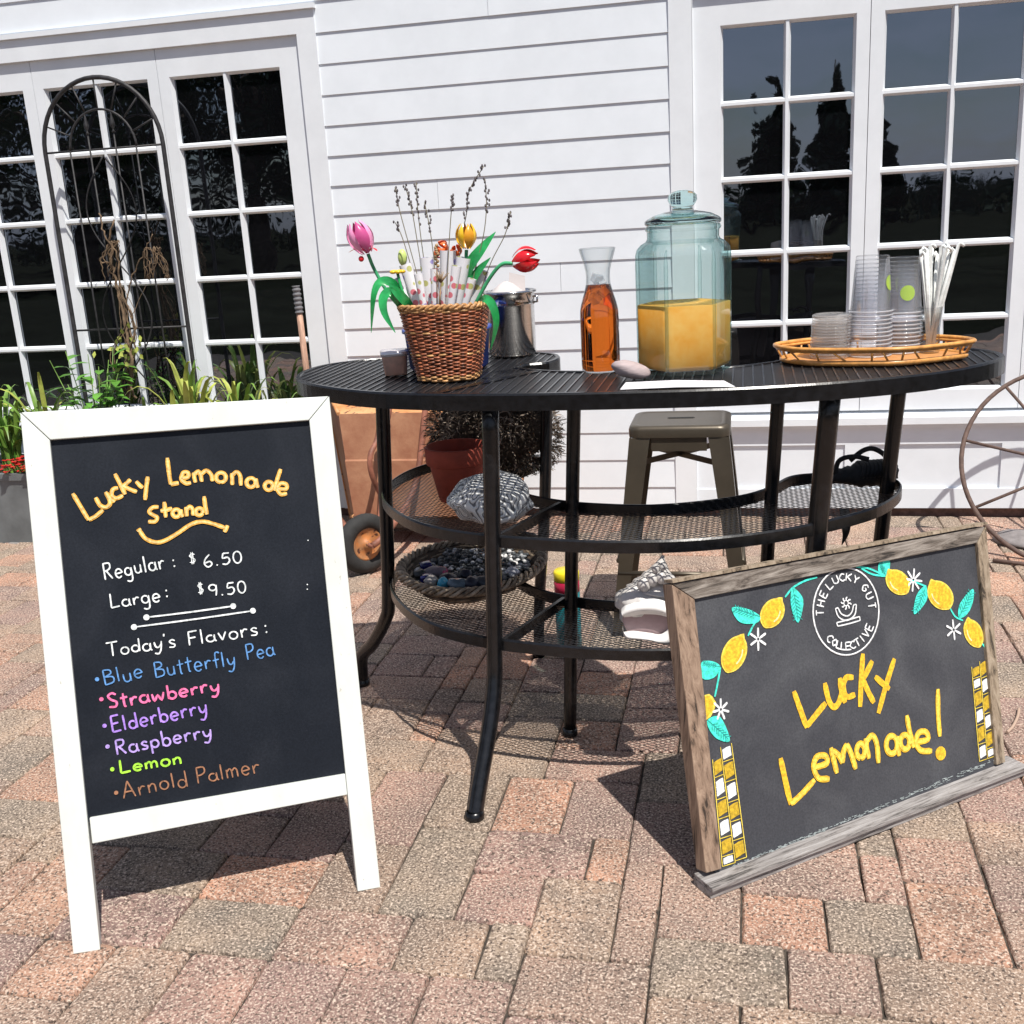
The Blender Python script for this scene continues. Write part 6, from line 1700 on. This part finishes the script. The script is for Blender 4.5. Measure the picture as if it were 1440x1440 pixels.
# base, dished, in two panels with a pressed seam
mid_l, mid_r = basP[0].lerp(basP[3], .45), basP[1].lerp(basP[2], .45)
b.cm = 1
for q in ((basP[0], basP[1], mid_r+Vector((0,0,.003)), mid_l+Vector((0,0,.003))), (mid_l+Vector((0,-.008,-.003)), mid_r+Vector((0,-.008,-.003)), basP[2], basP[3])):
    k_ = b.add(q); b.face((k_,k_+1,k_+2,k_+3))
k_ = b.add((mid_l+Vector((0,0,.003)), mid_r+Vector((0,0,.003)), mid_r+Vector((0,-.008,-.003)), mid_l+Vector((0,-.008,-.003)))); b.face((k_,k_+1,k_+2,k_+3))
b.cm = 0
b.tube(rimP, 0.010, 8, closed=True)
for i in range(4): b.tube([basP[i].lerp(rimP[i],-.0), rimP[i]], 0.009, 6)
b.build('pan', [BARO, BART, BARR], wb_)
wc_ = ony((513,762), -0.80); wc_.z = 0.118; 
axd = Vector((0.80,-0.60,0)).normalized()
def ringpts(c, r, ax, n=36):
    u = Vector((0,0,1)); w = ax.cross(u); return [c+u*math.cos(2*math.pi*i/n)*r+w*math.sin(2*math.pi*i/n)*r for i in range(n)]
TYRE = mat('tyre_rubber', (0.022,0.022,0.022), 0.8, var=0.3, vs=20, bump=0.3, bs=60)
wl_ = MB(); wl_.tube(ringpts(wc_, 0.086, axd), 0.031, 12, closed=True); wo = wl_.build('wheel', TYRE, wb_)
b = MB()
M_ = rotto(axd)
prof = [(0.0,0.030),(0.016,0.030),(0.018,0.020),(0.045,0.012),(0.056,0.018),(0.064,0.020),(0.064,-0.02),(0.0,-0.02)]
rr_ = [b.add([wc_ + M_ @ Vector((math.cos(2*math.pi*j/28)*r, math.sin(2*math.pi*j/28)*r, z)) for j in range(28)]) for r, z in prof]
for i in range(len(prof)-1):
    for j in range(28): b.face((rr_[i]+j, rr_[i]+(j+1)%28, rr_[i+1]+(j+1)%28, rr_[i+1]+j), True)
RIMM = mat('orange_rim', (0.50,0.18,0.05), 0.55, vs=30, col2=(0.34,0.17,0.08)); speck(RIMM); b.build('wheel_rim', RIMM, wo)
b = MB()
b.tube(spline([wc_+axd*0.05, wc_+axd*0.06+Vector((0.03,0.05,0.03)), (-1.30,-0.62,0.22), (-1.27,-0.52,0.34), (-1.24,-0.44,0.60)], 6), 0.0125, 10)
b.tube(spline([wc_-axd*0.055, (-1.60,-0.62,0.20), (-1.70,-0.42,0.35), (-1.80,-0.2,0.66)], 6), 0.0125, 10)
b.tube([wc_-axd*0.06, wc_+axd*0.06], 0.009, 8)
b.build('frame_tubes', RTUBE, wb_)
b = MB()
b.tube(spline([ony((536,570),-.52), ony((531,615),-.56), ony((521,640),-.62), ony((523,668),-.62), ony((540,705),-.56)], 6), 0.011, 10)
b.build('leg_brace', RTUBE, wb_); b = MB()
b.tube(spline([(-0.98,-0.42,0.5), (-1.0,-0.6,0.45), (-1.02,-0.62,0.3), (-1.06,-0.48,0.2)], 6), 0.011, 10)
b.build('leg_brace', RTUBE, wb_); b = MB()
b.tube(spline([ony((549,570),-.45), ony((541,620),-.5), ony((537,690),-.55), ony((533,740),-.62)], 6), 0.010, 10)
b.build('leg_brace', RTUBE, wb_)
ASH = mat('worn_ash_wood', (0.40,0.24,0.17), 0.7, var=0.3, vs=12, stretch=(8,8,1), bump=0.2, bs=60)
GRIP = mat('grey_grip', (0.16,0.16,0.17), 0.7)
h0, h1, h2 = ony((416,402),-.14), ony((421,440),-.14), ony((431,522),-.16)
hb = Vector((-1.80,-0.20,0.62))
for dx in (0.0, 0.72):
    sh = Vector((dx,0,0)); b = MB()
    b.tube([h1+sh, h2+sh, h2+sh+Vector((0.03+0.04*dx,-0.05,-0.24))], 0.0135, 10); o = b.build('handle', ASH, wb_)
    b = MB(); d_ = (h0-h1); P = [h1+sh+d_*(i/24) for i in range(25)]
    b.tube(P, [0.0165+0.0022*(1 if (i % 4) < 2 else -1) for i in range(25)], 10); b.build('grip', GRIP, o)

# ================================================================ SMALL LITTER
b = MB(); P = spline([onz(q, 0.006) for q in ((1416,1030),(1424,1022),(1431,1008),(1433,996))], 5); b.tube(P, 0.004, 6)
tag(b.build('cord_scrap', mat('pale_cord', (0.42,0.30,0.23), 0.9), origin=P[0]), 'short pale curved cord lying on the paving right of the lemon board', 'cord')
